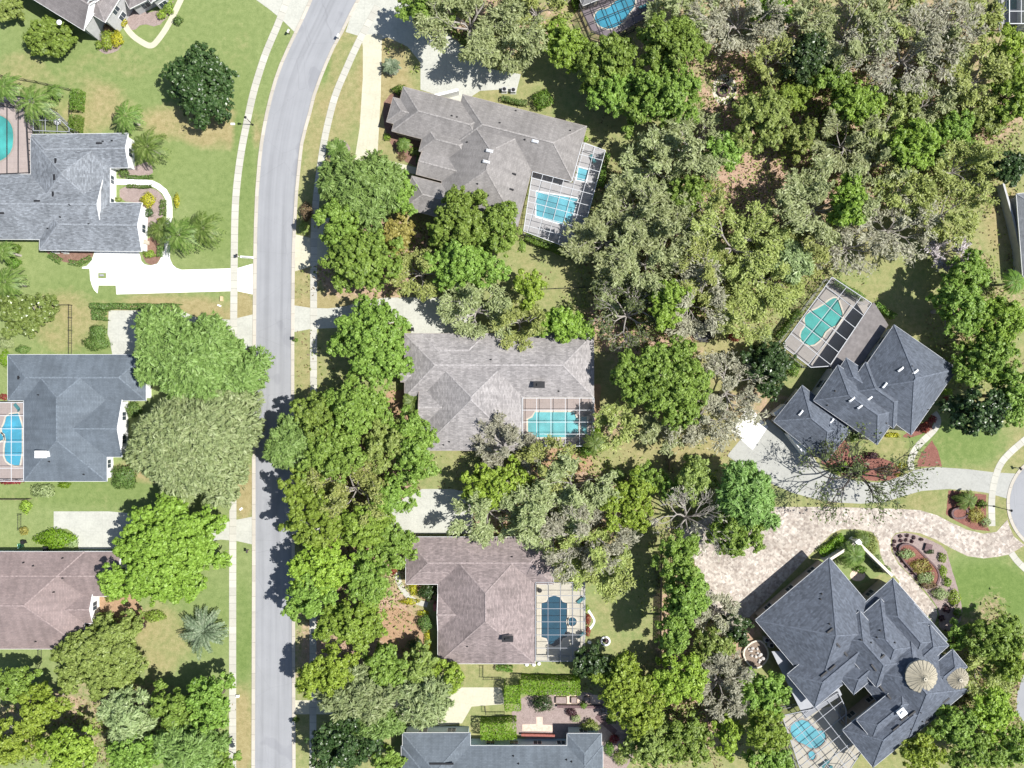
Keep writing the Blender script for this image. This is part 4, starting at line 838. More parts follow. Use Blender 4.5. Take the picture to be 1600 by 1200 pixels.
pool('swimming_pool', 'blue pool with curved spa in the corner of the mansion', [(1222, 1118), (1262, 1112), (1318, 1098), (1345, 1175), (1312, 1225), (1255, 1215)], [[(1236, 1130), (1258, 1122), (1276, 1142), (1288, 1140), (1291, 1155), (1280, 1167), (1268, 1170), (1258, 1163), (1245, 1158), (1234, 1146)], [(1262, 1176), (1268, 1172), (1275, 1178), (1272, 1187), (1264, 1186)]], M['deckc'], bl, 'blue', M['taupe'], smooth=1)
pool('swimming_pool', 'bright blue kidney pool at the top centre edge', [(905, 8), (935, 0), (1020, -30), (1024, 21), (950, 59), (925, 48)], [[(928, 26), (935, 16), (950, 14), (960, 4), (975, -8), (992, -4), (992, 10), (982, 22), (974, 36), (958, 45), (944, 45), (932, 38)]], M['deckm'], bb, 'blue', M['cream'], smooth=1)
pool('swimming_pool', 'sliver of teal pool at the top right corner', [(1560, -60), (1660, -60), (1660, 38), (1560, 38)], [[(1573, -50), (1640, -50), (1640, 15), (1573, 15)]], M['deckg'], bt, 'teal', M['white'], smooth=0)
sw = dict(w=m_screen('pale_screen', (.10, .10, .10), .16), d=m_screen('dark_screen', (.04, .04, .04), .22), m=m_screen('mid_screen', (.06, .06, .065), .2), l=m_screen('light_screen', (.09, .09, .09), .1))
cage('dark curved-bar pool enclosure over the round teal pool', [(-60, 150), (40, 163), (46, 270), (-60, 274)], R(0), 2.2, 30, M['dark'], sw['l'], 3.2, .13)
cage('small dark screened porch corner beside the palm, left edge', [(52, 176), (78, 170), (108, 200), (108, 206), (52, 204)], R(0), 2.0, 1.8, M['greyal'], sw['d'], 2.8, .1)
cage('white-framed pool screen left of the blue-grey roof', [(-60, 629), (37, 629), (37, 752), (-60, 752)], R(0), 2.5, 2.6, M['alum'], sw['w'], 3.0, .09, open_edges=(1,))
cage('tilted white-framed pool screen right of the taupe-grey roof', [(832, 268), (893, 284), (910, 223), (946, 235), (903, 393), (818, 361)], R(-15), 2.0, 2.3, M['alum'], sw['w'], 3.2, .085, open_edges=(0, 1))
cage('white grid pool screen at the lower right of the pale mauve roof', [(816, 622), (928, 622), (928, 697), (816, 697)], R(0), 2.75, 2.35, M['alum'], sw['w'], 3.2, .085, open_edges=(0, 3))
cage('pale pool screen over the dark blue pool', [(837, 910), (914, 910), (914, 1033), (837, 1033)], R(0), 2.45, 2.35, M['greyal'], sw['w'], 3.2, .09, open_edges=(3,))
cage('grey-framed pool screen over the teal freeform pool', [(1300, 433), (1362, 474), (1296, 572), (1267, 574), (1222, 540)], R(-38), 3.0, 2.6, M['greyal'], sw['m'], 3.6, .11, open_edges=(1,))
cage('grey-framed pool screen tucked into the mansion corner', [(1222, 1118), (1270, 1108), (1310, 1082), (1322, 1108), (1322, 1140), (1348, 1172), (1312, 1225), (1255, 1215)], R(38), 2.7, 2.6, M['greyal'], sw['m'], 3.3, .11)
cage('black-framed pool screen at the top centre edge', [(905, 7), (935, -2), (1020, -32), (1024, 21), (951, 59), (924, 50)], R(22), 2.0, 2.2, M['dark'], sw['d'], 3.0, .12)
cage('white-framed pool screen at the top right corner', [(1577, -60), (1670, -60), (1670, 37), (1577, 37)], R(0), 2.5, 2.6, M['alum'], sw['w'], 3.0, .12)

# ------------------------------------------------------------------ trees: x, y, rx, ry, height, kind, label (+ options), in photo pixels
TREES = [
 # left of the road
 (312, 127, 58, 56, 8, 'dark', 'dark round magnolia standing alone on the lawn beside the curving sidewalk', dict(low=.1, dens=1.25)),
 (72, 55, 40, 32, 5, 'oak', 'dense mid green tree against the grey-brown roof at top left', dict(low=.08, dens=1.3)),
 (14, 12, 26, 20, 5, 'olive', 'brownish olive tree cut by the top left corner', dict(low=.1)),
 (38, 490, 50, 36, 7, 'glossy', 'glossy olive tree at the left edge beside the black metal fence', dict(low=.15, dens=1.2)),
 (302, 562, 103, 76, 12, 'feather', 'feathery fresh green tree over the blue-grey roof, north half of the pair', dict(dens=1.1)),
 (300, 688, 106, 80, 11.5, 'pale', 'streaky grey-green tree over the sidewalk, south half of the pair', dict(dens=1.25)),
 (254, 868, 96, 92, 11, 'lime', 'big round lime green tree above the mauve-brown roof', dict(dens=1.15)),
 (152, 1032, 72, 62, 8, 'olive', 'broad yellowish olive tree below the mauve-brown roof corner', dict(dens=1.3, low=.2)),
 (22, 1068, 36, 34, 9, 'oak', 'bright green tree at the left edge below the mauve-brown house', {}),
 (62, 1108, 44, 36, 10, 'yell', 'yellow-green tree between the bright green edge tree and the olive tree', {}),
 (20, 1160, 44, 40, 10, 'yell', 'yellow tree at the lower left edge of the photo', {}),
 (105, 1172, 52, 42, 11, 'yell', 'second yellow-green tree in from the bottom left corner', {}),
 (196, 1120, 46, 42, 9, 'pale', 'dull grey-green tree just below the broad olive tree', {}),
 (215, 1180, 50, 38, 10, 'oak', 'green tree touching the bottom edge midway to the sidewalk', {}),
 (272, 1108, 44, 36, 10, 'oak', 'green tree with a dark shaded north edge below the sago palm', {}),
 (325, 1105, 40, 50, 10, 'oak', 'bright green tree leaning over the sidewalk at lower left', {}),
 (290, 1172, 56, 44, 11, 'feather', 'fine-leaved green tree at the bottom edge beside the sidewalk', {}),
 (340, 1185, 26, 40, 8, 'oak', 'small green tree at the bottom edge overlapping the sidewalk', {}),
 # between road and the middle houses
 (565, 292, 70, 52, 11, 'feather', 'pale feathery oak over the cream driveway loop', dict(dens=.9)),
 (530, 350, 42, 48, 11, 'oak', 'green oak with its shadow on the driveway apron at the road', {}),
 (565, 405, 66, 54, 12, 'oak', 'broad yellowish green oak above the curved concrete driveway', dict(dens=.95)),
 (625, 300, 24, 40, 9, 'oak', 'narrow green tree touching the left end of the taupe-grey roof', {}),
 (622, 368, 30, 34, 7, 'gold', 'golden brown small tree among the green oaks', {}),
 (655, 425, 42, 34, 8, 'mosso', 'thin olive oak between the two broad green oaks', {}),
 (722, 345, 56, 52, 12, 'oak', 'bright green oak covering the lower corner of the taupe-grey roof', {}),
 (780, 360, 38, 48, 11, 'oak', 'green oak next to the tilted pool screen', {}),
 (725, 412, 66, 40, 11, 'oak', 'wide green oak south of the taupe-grey house', {}),
 (745, 482, 66, 40, 9, 'moss', 'grey mossy oak spreading over the concrete parking court', dict(dens=.9)),
 (828, 450, 30, 34, 9, 'yell', 'yellow-green tree above the pale mauve roof', {}),
 (808, 500, 36, 34, 9, 'mosso', 'olive oak brushing the top edge of the pale mauve roof', {}),
 (882, 506, 48, 30, 8, 'lime', 'bright green tree hugging the upper right corner of the pale mauve roof', {}),
 (582, 532, 64, 66, 12, 'oak', 'dense oak casting its shadow left across the concrete apron', {}),
 (500, 655, 42, 48, 11, 'oak', 'green oak leaning over the road beside the mulch yard', {}),
 (560, 640, 56, 48, 12, 'oak', 'bright green oak left of the straw yard', {}),
 (450, 692, 44, 34, 11, 'feather', 'pale green oak limb reaching over the asphalt', {}),
 (525, 705, 60, 46, 13, 'oak', 'largest middle oak of the roadside grove', {}),
 (600, 690, 46, 40, 11, 'olive', 'olive oak in front of the pale mauve house', {}),
 (645, 700, 38, 62, 11, 'oak', 'tall green oak against the left wall of the pale mauve house', {}),
 (470, 765, 38, 38, 11, 'lime', 'lime green oak at the roadside south of the pale limb', {}),
 (548, 765, 52, 44, 11, 'mosso', 'olive grey oak with bare twigs in the grove centre', dict(dens=1.2)),
 (490, 815, 56, 44, 12, 'lime', 'wide lime green oak over the road edge above the yellow oak', {}),
 (570, 820, 52, 40, 11, 'lime', 'lime oak left of the lower concrete court', {}),
 (608, 775, 34, 36, 9, 'oak', 'small green oak at the tip of the lower concrete court', {}),
 (615, 850, 40, 36, 10, 'oak', 'green oak overhanging the top left corner of the pinkish brown roof', {}),
 (500, 890, 60, 38, 11, 'yell', 'yellow oak at the roadside left of the pinkish brown house', {}),
 (575, 905, 42, 40, 10, 'oak', 'mid green oak beside the curved walkway', {}),
 (485, 935, 44, 36, 11, 'oak', 'roadside green oak below the yellow oak', {}),
 (548, 975, 56, 46, 11, 'lime', 'bright lime oak left of the bare straw circle', {}),
 (515, 1058, 56, 42, 11, 'yell', 'yellow leaved oak at the road above the bottom driveway', {}),
 (600, 1045, 38, 38, 9, 'oak', 'green oak between the yellow oak and the olive oak', {}),
 (655, 1042, 34, 38, 8, 'olive', 'olive yellow oak touching the lower left corner of the pinkish brown roof', {}),
 (700, 1060, 28, 34, 8, 'yell', 'small yellow-green tree above the bottom driveway', {}),
 (560, 1090, 60, 36, 11, 'pale', 'pale grey-green oak over the bottom driveway', dict(dens=.8)),
 (665, 1095, 56, 36, 10, 'pale', 'thin pale oak letting the cream driveway show through', dict(dens=.55)),
 (590, 1130, 48, 26, 9, 'feather', 'thin green oak south of the bottom driveway', dict(dens=.7)),
 (535, 1165, 56, 46, 11, 'dark', 'dark green oak near the road at the bottom edge', dict(name='oak_tree')),
 (605, 1190, 30, 26, 7, 'oak', 'small bright tree at the bottom edge left of the steel blue roof', {}),
 # top middle and the woods
 (735, 30, 76, 56, 12, 'moss', 'large mossy oak over the shaded driveway at the top edge', dict(dens=1.1)),
 (660, 12, 44, 34, 11, 'oak', 'green oak at the top edge shading the street corner', dict(dens=.7)),
 (800, 52, 54, 44, 11, 'moss', 'mossy oak right of the large one, reaching the white driveway pad', {}),
 (840, 10, 46, 34, 10, 'mosso', 'olive oak at the top edge left of the black pool screen', {}),
 (885, 72, 42, 38, 10, 'lime', 'bright green tree just left of the black pool screen', {}),
 (950, 95, 56, 44, 12, 'oak', 'bright green oak below the bright blue kidney pool', {}),
 (960, 140, 46, 40, 11, 'oak', 'green oak with deep shadow on the lawn, west side of the big clump', {}),
 (1052, 72, 58, 50, 14, 'oak', 'highest green oak of the big clump near the fire pit', {}),
 (1046, 142, 56, 50, 14, 'oak', 'broad green oak leaning towards the round fire pit', {}),
 (1010, 160, 44, 40, 11, 'oak', 'green oak at the southern foot of the big clump', {}),
 (1060, 20, 52, 36, 10, 'moss', 'mossy oak at the top edge beyond the black pool screen', {}),
 (1160, 30, 62, 44, 11, 'grey', 'greyish twiggy oak at the top edge above the red litter clearing', dict(dens=1.4)),
 (1208, 96, 26, 28, 10, 'mosso', 'olive twiggy oak beside the dark green tree', {}),
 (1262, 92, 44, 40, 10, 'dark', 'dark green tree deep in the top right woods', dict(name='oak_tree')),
 (1250, 20, 48, 34, 10, 'moss', 'mossy oak at the top edge right of the twiggy oak', {}),
 (1335, 40, 60, 48, 11, 'moss', 'grey-green oak above the fallen branches', {}),
 (1425, 85, 86, 64, 11, 'grey', 'wide grey leafless-looking oak with visible limbs in the top right', dict(dens=.8)),
 (1500, 30, 46, 36, 10, 'grey', 'thin grey oak at the top edge near the dark hedge', dict(dens=.9)),
 (1530, 115, 48, 46, 9, 'mosso', 'soft olive oak left of the corner pool', dict(dens=1.4)),
 (1580, 70, 34, 36, 9, 'yell', 'yellow-green oak directly below the corner pool', {}),
 (1585, 145, 34, 48, 9, 'lime', 'yellowish tree at the right edge above the gravel patch', {}),
 (1540, 185, 40, 26, 6, 'olive', 'low olive thicket tree at the right edge woods', {}),
 (1342, 165, 42, 38, 11, 'lime', 'vivid lime tree in the top right woods, upper of two', {}),
 (1430, 226, 42, 48, 11, 'lime', 'vivid lime tree in the top right woods, lower of two', {}),
 (1330, 222, 52, 40, 10, 'moss', 'mossy green oak between the two vivid lime trees', dict(dens=1.2)),
 (1390, 195, 40, 34, 8, 'mosso', 'olive oak just right of the upper vivid lime tree', {}),
 (1375, 250, 36, 28, 8, 'moss', 'low mossy oak left of the lower vivid lime tree', {}),
 (1455, 155, 40, 34, 8, 'moss', 'mossy oak under the wide grey oak', {}),
 (1490, 200, 40, 30, 8, 'oak', 'light green low tree near the gravel patch', {}),
 (1192, 186, 52, 50, 12, 'olive', 'rounded olive green oak right of the fire pit', dict(dens=1.2)),
 (1250, 215, 32, 26, 9, 'olive', 'small olive oak with a dark bent limb beside it', {}),
 (1085, 225, 56, 48, 11, 'moss', 'mossy grey oak south of the fire pit', dict(dens=1.1)),
 (1030, 260, 44, 46, 10, 'moss', 'mossy oak throwing branch shadows on the lawn', {}),
 (1128, 238, 38, 30, 10, 'oak', 'streaky green oak left of the round olive oak', dict(dens=.9)),
 (998, 320, 54, 44, 11, 'moss', 'mossy oak right of the patio table', dict(dens=1.1)),
 (945, 375, 48, 54, 10, 'moss', 'grey-green oak off the lower corner of the tilted pool screen', dict(dens=1.1)),
 (1045, 350, 58, 46, 11, 'moss', 'broad grey-green oak in the centre of the woods', dict(dens=1.1)),
 (1010, 405, 56, 34, 10, 'moss', 'grey-green oak on the southern rim of the woods', dict(dens=1.0)),
 (1102, 318, 32, 30, 9, 'mosso', 'small olive oak at the edge of the red litter clearing', {}),
 (1155, 380, 62, 54, 11, 'mosso', 'olive yellow oak in the middle woods', dict(dens=1.25)),
 (1115, 430, 50, 44, 10, 'mosso', 'olive oak left of the yellow one near the trampoline', dict(dens=1.1)),
 (1205, 435, 58, 52, 10, 'mosso', 'yellowish fluffy oak left of the teal pool', dict(dens=1.3)),
 (1160, 490, 40, 30, 9, 'mosso', 'sparse yellow olive oak over the dry clearing', {}),
 (1085, 475, 40, 54, 10, 'grey', 'grey bare oak above the trampoline', dict(dens=1.6)),
 (1045, 472, 30, 50, 12, 'lime', 'tall narrow yellow-green tree among grey oaks', {}),
 (985, 490, 62, 50, 10, 'dead', 'dark sparse oak with bright bare limbs', dict(dens=1.5, bark='barkg')),
 (975, 450, 44, 26, 8, 'moss', 'thin mossy oak on the fence line of the pale mauve lot', {}),
 (1285, 318, 64, 50, 11, 'moss', 'fine-textured grey-green oak beside the lime crown', dict(dens=1.4)),
 (1328, 312, 32, 48, 12.5, 'lime', 'bright lime crown beside the fine grey-green oak', {}),
 (1270, 380, 48, 36, 9, 'mosso', 'dull olive oak above the teal pool', {}),
 (1330, 385, 56, 40, 8, 'grey', 'leafless tangled oak in the dry clearing above the teal pool', dict(dens=.8)),
 (1400, 350, 56, 44, 9, 'grey', 'grey tangled oak right of the lime crown', dict(dens=1.2)),
 (1415, 300, 44, 34, 9, 'mosso', 'olive oak above the grey tangled oak', {}),
 (1490, 330, 54, 38, 10, 'mosso', 'olive green oak left of the boundary wall', dict(dens=1.3)),
 (1505, 260, 48, 34, 10, 'mosso', 'shadowy olive oak beside the gravel patch', dict(dens=.9)),
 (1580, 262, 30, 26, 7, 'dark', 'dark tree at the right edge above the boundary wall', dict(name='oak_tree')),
 (1488, 390, 38, 24, 6, 'grey', 'pale blossoming bare tree near the right lawn', dict(dens=1.6, mat='lilac')),
 (1515, 425, 40, 32, 10, 'oak', 'bright green oak at the north end of the right-hand clump', {}),
 (1500, 480, 48, 44, 12, 'oak', 'green oak shading the path behind the navy house', {}),
 (1560, 500, 48, 44, 12, 'lime', 'sunlit green oak at the right edge beside the navy house', {}),
 (1545, 560, 50, 44, 11, 'oak', 'green oak right of the navy roof corner', {}),
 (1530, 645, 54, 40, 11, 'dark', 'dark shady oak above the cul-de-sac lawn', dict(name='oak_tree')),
 (1582, 620, 32, 50, 11, 'oak', 'green oak at the right edge above the cul-de-sac', {}),
 (1200, 572, 46, 40, 7, 'dark', 'dark glossy magnolia at the left corner of the teal pool screen', dict(low=.12, dens=1.2)),
 (1040, 592, 76, 68, 13, 'oak', 'dense bright green oak right of the pale mauve house', dict(dens=1.15)),
 (1095, 655, 56, 38, 8, 'grey', 'grey sparse oak below the dense bright green oak', dict(dens=1.3)),
 (960, 668, 32, 34, 7, 'mosso', 'scrubby olive oak right of the notched pool', {}),
 (1035, 672, 40, 24, 7, 'moss', 'low mossy oak at the foot of the dense bright green oak', {}),
 (1140, 615, 44, 60, 8, 'grey', 'thin grey oak between the green oak and the white parking pad', dict(dens=1.0)),
 (1395, 14, 44, 34, 10, 'mosso', 'olive oak cut by the top edge above the wide grey oak', {}),
 (1470, 66, 40, 34, 9, 'moss', 'mossy oak between the wide grey oak and the dark corner hedge', {}),
 (1530, 18, 34, 30, 8, 'mosso', 'small olive oak at the top edge touching the dark corner hedge', {}),
 (1205, 14, 44, 32, 9, 'oak', 'green oak at the top edge between two grey twiggy oaks', dict(dens=.8)),
 (1300, 120, 40, 32, 8, 'oak', 'green oak in the gap beside the dark green woods tree', dict(dens=.8)),
 (1240, 150, 34, 26, 8, 'lime', 'light green tree above the small olive oak', dict(dens=.8)),
 (1415, 150, 38, 30, 9, 'olive', 'olive tree below the wide grey oak', {}),
 (1075, 300, 36, 32, 10, 'oak', 'green oak among the grey-green crowns of the middle woods', dict(dens=.8)),
 (1240, 410, 34, 30, 9, 'pale', 'pale green oak between the yellowish oaks and the teal pool', {}),
 # lower middle
 (795, 700, 48, 38, 9, 'grey', 'grey twiggy oak over the lower edge of the pale mauve roof', dict(dens=1.7)),
 (845, 730, 52, 34, 9, 'mosso', 'olive oak below the notched pool', dict(dens=1.1)),
 (772, 760, 52, 40, 9, 'yell', 'vivid yellow oak above the lower concrete court', {}),
 (765, 805, 56, 36, 9, 'moss', 'mossy oak throwing twig shadows on the lower concrete court', dict(dens=1.2)),
 (900, 768, 54, 40, 11, 'moss', 'green-grey oak left of the yellow-green oak', dict(dens=1.2)),
 (982, 788, 48, 48, 10, 'yell', 'yellow-green oak on the fence line of the back lawn', {}),
 (858, 800, 54, 42, 11, 'moss', 'broad mossy oak above the pinkish brown roof', dict(dens=1.2)),
 (925, 840, 62, 48, 11, 'grey', 'twiggy grey oak in the middle of the back yard grove', dict(dens=1.5)),
 (918, 872, 52, 40, 10, 'mosso', 'olive oak over the upper right corner of the pinkish brown roof', dict(dens=1.2)),
 (950, 888, 38, 32, 9, 'mosso', 'thin olive oak above the back lawn', {}),
 (1015, 750, 24, 28, 6, 'oak', 'small green tree where the wooden fences meet', {}),
 (1048, 765, 22, 22, 6, 'oak', 'tiny green tree below the wooden fence corner', {}),
 (1085, 752, 34, 40, 9, 'olive', 'yellowish olive tree left of the tall bright green tree', {}),
 (1165, 775, 50, 56, 12, 'feather', 'tall bright green tree beside the paver court', dict(dens=.95)),
 (1150, 832, 42, 44, 11, 'oak', 'green tree fringing the paver court, south of the tall one', {}),
 (1075, 815, 56, 50, 11, 'bare', 'dead leafless grey tree beside the paver court', dict(dens=1.0)),
 (1062, 868, 36, 42, 13, 'oak', 'dark-shadowed green tree below the dead grey tree', {}),
 (1074, 928, 46, 46, 14, 'oak', 'green tree along the shaded back fence', {}),
 (1054, 985, 28, 42, 13, 'oak', 'narrow green tree at the south end of the shaded back fence', {}),
 (1120, 960, 34, 30, 7, 'grey', 'thin grey tree at the pavers edge', dict(dens=1.6)),
 (1115, 1010, 34, 34, 8, 'olive', 'olive tree left of the small dark magnolia', {}),
 (1152, 985, 26, 26, 6, 'dark', 'small dark magnolia at the mansion corner', dict(low=.12)),
 (975, 1070, 48, 50, 10, 'yell', 'yellow-olive oak below the back lawn', {}),
 (1000, 1110, 50, 42, 10, 'yell', 'yellow-green oak right of the flower garden', {}),
 (1060, 1062, 54, 42, 10, 'yell', 'spreading yellow-green oak in the lower woods', {}),
 (925, 1035, 40, 24, 8, 'dark', 'dark tree below the pale pool screen', dict(name='oak_tree')),
 (1130, 1075, 40, 50, 9, 'grey', 'silver-grey bare oak left of the mansion trees', dict(dens=2.0)),
 (1020, 1165, 46, 38, 9, 'olive', 'olive green oak at the bottom edge right of the flower garden', {}),
 (1075, 1160, 44, 40, 9, 'oak', 'green oak at the bottom edge in the lower woods', {}),
 (1137, 1150, 22, 36, 8, 'yell', 'bright yellow narrow tree at the bottom woods', {}),
 (1195, 1085, 44, 42, 9, 'oak', 'green tree hiding the mansion lanai corner', {}),
 (1195, 1140, 44, 40, 10, 'lime', 'yellowish green tree beside the mansion pool', {}),
 (1200, 1190, 44, 28, 9, 'oak', 'green tree at the bottom edge beside the mansion pool', {}),
 (1495, 995, 20, 26, 5, 'oak', 'small green tree at the corner of the mansion drive', {}),
 (1560, 1000, 48, 36, 9, 'oak', 'green oak below the lush right-hand lawn', {}),
 (1575, 1040, 36, 30, 9, 'lime', 'sunny oak at the right edge below the lush lawn', {}),
 (1540, 1055, 34, 36, 8, 'mosso', 'thin olive oak beside the smaller cone turret', {}),
 (1550, 1110, 44, 36, 9, 'yell', 'yellowish oak right of the mansion eave', {}),
 (1490, 1130, 44, 32, 9, 'oak', 'green oak casting shade on the mansion roof edge', {}),
 (1440, 1175, 42, 30, 8, 'yell', 'yellow-green oak at the bottom edge below the mansion eave', {}),
 (1530, 1175, 50, 32, 9, 'oak', 'green oak near the bottom right corner', {}),
 (1585, 1165, 26, 36, 9, 'oak', 'green oak in the bottom right corner itself', {}),
 (1352, 742, 112, 54, 11, 'dead', 'thin dark oak with long limbs over the curving driveway', dict(dens=.5, bark='barkd', limbs=.62)),
]
for (x, y, rx, ry, h, kd, lab, op) in TREES:
    op = dict(op); mt = op.pop('mat', None); bk = op.pop('bark', None)
    if mt: LEAF['_'] = LEAF[mt]; KIND['_'] = ('_',) + KIND[kd][1:]
    tree(x, y, rx, ry, h, '_' if mt else kd, lab, bark=M[bk] if bk else None, **({**op, 'name': 'bare_tree'} if mt else op))

# ------------------------------------------------------------------ palms
PALMS = [
 (50, 158, 34, 5.5, 'palm with a pale trunk beside the dark screened porch', {}), (6, 134, 26, 5.5, 'palm half cut by the left edge above the round teal pool', {}),
 (82, 142, 14, 2.5, 'small yellowish palm on the fence line', {}), (196, 180, 26, 5.0, 'queen palm alone on the lawn north of the slate grey roof', {}),
 (229, 228, 32, 5.0, 'queen palm at the north-east corner of the slate grey house', {}), (278, 366, 36, 5.5, 'left palm of the pair beside the white driveway', {}),
 (316, 356, 32, 5.0, 'right palm of the pair beside the white driveway', {}), (250, 358, 24, 3.0, 'low palm against the end wall of the slate grey house', {}),
 (6, 440, 30, 6, 'palm at the left edge above the glossy olive tree', {}), (4, 392, 18, 5, 'palm cut by the left edge below the slate grey house', {}),
 (318, 987, 38, 2.0, 'large grey-green sago palm on the lawn beside the sidewalk', dict(nf=30, mat='sago', name='sago_palm', stiff=True, width=.2)),
 (612, 103, 14, 1.6, 'spiky sago in a mulch ring beside the upper driveway', dict(nf=18, mat='sago', name='sago_palm', stiff=True)),
 (527, 232, 17, 1.8, 'spiky sago in the mulch ring between sidewalk and drive', dict(nf=18, mat='palm', name='sago_palm', stiff=True)),
 (645, 627, 17, 3.0, 'fan palm in the straw yard by the pale mauve house', dict(nf=22, stiff=True, width=.45)),
 (966, 744, 13, 2.5, 'small palm on the fence line of the back lawn', dict(nf=16, stiff=True)), (930, 693, 20, 5.5, 'palm with leaning pale trunk at the corner of the white grid screen', {}),
 (1336, 868, 24, 3.2, 'palm inside the white walled courtyard', dict(nf=22)), (1350, 845, 15, 2.2, 'small palm outside the white courtyard wall', dict(nf=16)),
 (1515, 782, 17, 2.2, 'feathery palm in the red mulch bed by the cul-de-sac', dict(nf=16)), (630, 224, 13, 2.2, 'small palm in the front bed of the taupe-grey house', dict(nf=14)),
 (668, 233, 11, 2.0, 'smaller palm against the notch of the taupe-grey house', dict(nf=14)), (1268, 85, 18, 5, 'cabbage palm in the shade of the top right woods', dict(nf=18, stiff=True)),
 (1588, 440, 20, 5, 'broad-leaved banana palm at the right edge', dict(nf=10, width=.5, mat='hedge')),
 (1448, 975, 12, 1.6, 'small palm in the notch of the mansion drive', dict(nf=14)),
]
for (x, y, r, h, lab, op) in PALMS: palm(x, y, r, h, lab, **op)

# ------------------------------------------------------------------ hedges and shrubs
HEDGES = [
 ([(119, 141), (118, 171)], 15, 1.8, 'hedge', 'clipped hedge block at the fence end, upper of two'), ([(117, 181), (116, 204)], 15, 1.8, 'hedge', 'clipped hedge block touching the slate grey roof, lower of two'),
 ([(142, 478), (281, 479)], 8, 1.2, 'box', 'long straight clipped hedge along the concrete court'), ([(145, 492), (167, 492)], 15, 1.3, 'box', 'square hedge at the corner of the long straight hedge'),
 ([(199, 277), (238, 276)], 4, .6, 'box', 'low hedge north of the white front path'), ([(199, 291), (236, 291)], 4, .6, 'box', 'low hedge south of the white front path'), ([(254, 313), (254, 335)], 7, .8, 'box', 'short hedge beside the yellow shrub and white path'),
 ([(250, 384), (249, 400)], 7, .8, 'box', 'short hedge in the mulch tongue by the white driveway'), ([(77, 398), (94, 408)], 9, .5, 'box', 'low curved hedge near the air conditioners'), ([(108, 410), (124, 412), (141, 402)], 7, .5, 'box', 'curved ground hedge at the white driveway edge'),
 ([(800, 1070), (801, 1108)], 24, 3.0, 'hedgel', 'tall bright hedge along the bottom driveway end'), ([(815, 1072), (905, 1074)], 22, 3.0, 'hedgel', 'long bright tall hedge below the pale pool screen'), ([(752, 1142), (806, 1140)], 26, 2.8, 'hedgel', 'thick bright hedge in front of the pale blue wall'),
 ([(1284, 866), (1318, 840)], 13, 1.0, 'hedgel', 'bright hedge strip outside the white courtyard wall'), ([(1370, 477), (1398, 494)], 8, 1.5, 'hedge', 'green hedge at the upper corner of the navy roof'),
 ([(1305, 440), (1350, 466)], 8, 1.8, 'hedge', 'hedge behind the top of the teal pool screen'), ([(1216, 528), (1250, 485)], 8, 1.6, 'hedge', 'hedge along the left side of the teal pool screen'),
 ([(948, 240), (938, 290)], 9, 1.6, 'hedge', 'hedge along the right side of the tilted pool screen'), ([(822, 370), (895, 398)], 11, 1.6, 'hedge', 'dark hedge along the bottom of the tilted pool screen'),
 ([(785, 154), (822, 161)], 7, 1.0, 'box', 'small clipped hedge at the top edge of the taupe-grey roof'), ([(1557, 2), (1557, 40)], 7, 2.0, 'dark', 'tall dark hedge beside the corner pool'),
 ([(776, 1044), (800, 1045)], 8, .8, 'hedge', 'low hedge under the lower eave of the pinkish brown house'), ([(1384, 888), (1388, 894)], 8, .8, 'hedgel', 'bright hedge stub at the end of the courtyard wall'),
 ([(897, 0), (903, 14)], 9, 1.5, 'hedge', 'hedge at the top edge beside the dark-roofed corner'), ([(1322, 724), (1305, 735)], 7, .5, 'hedgel', 'low lime hedge at the driveway bend'),
 ([(803, 746), (830, 745)], 6, .8, 'hedge', 'short hedge left below the notched pool'),
]
for pts, wp, hh, mt, lab in HEDGES: hedge(pts, wp, hh, mt, lab)
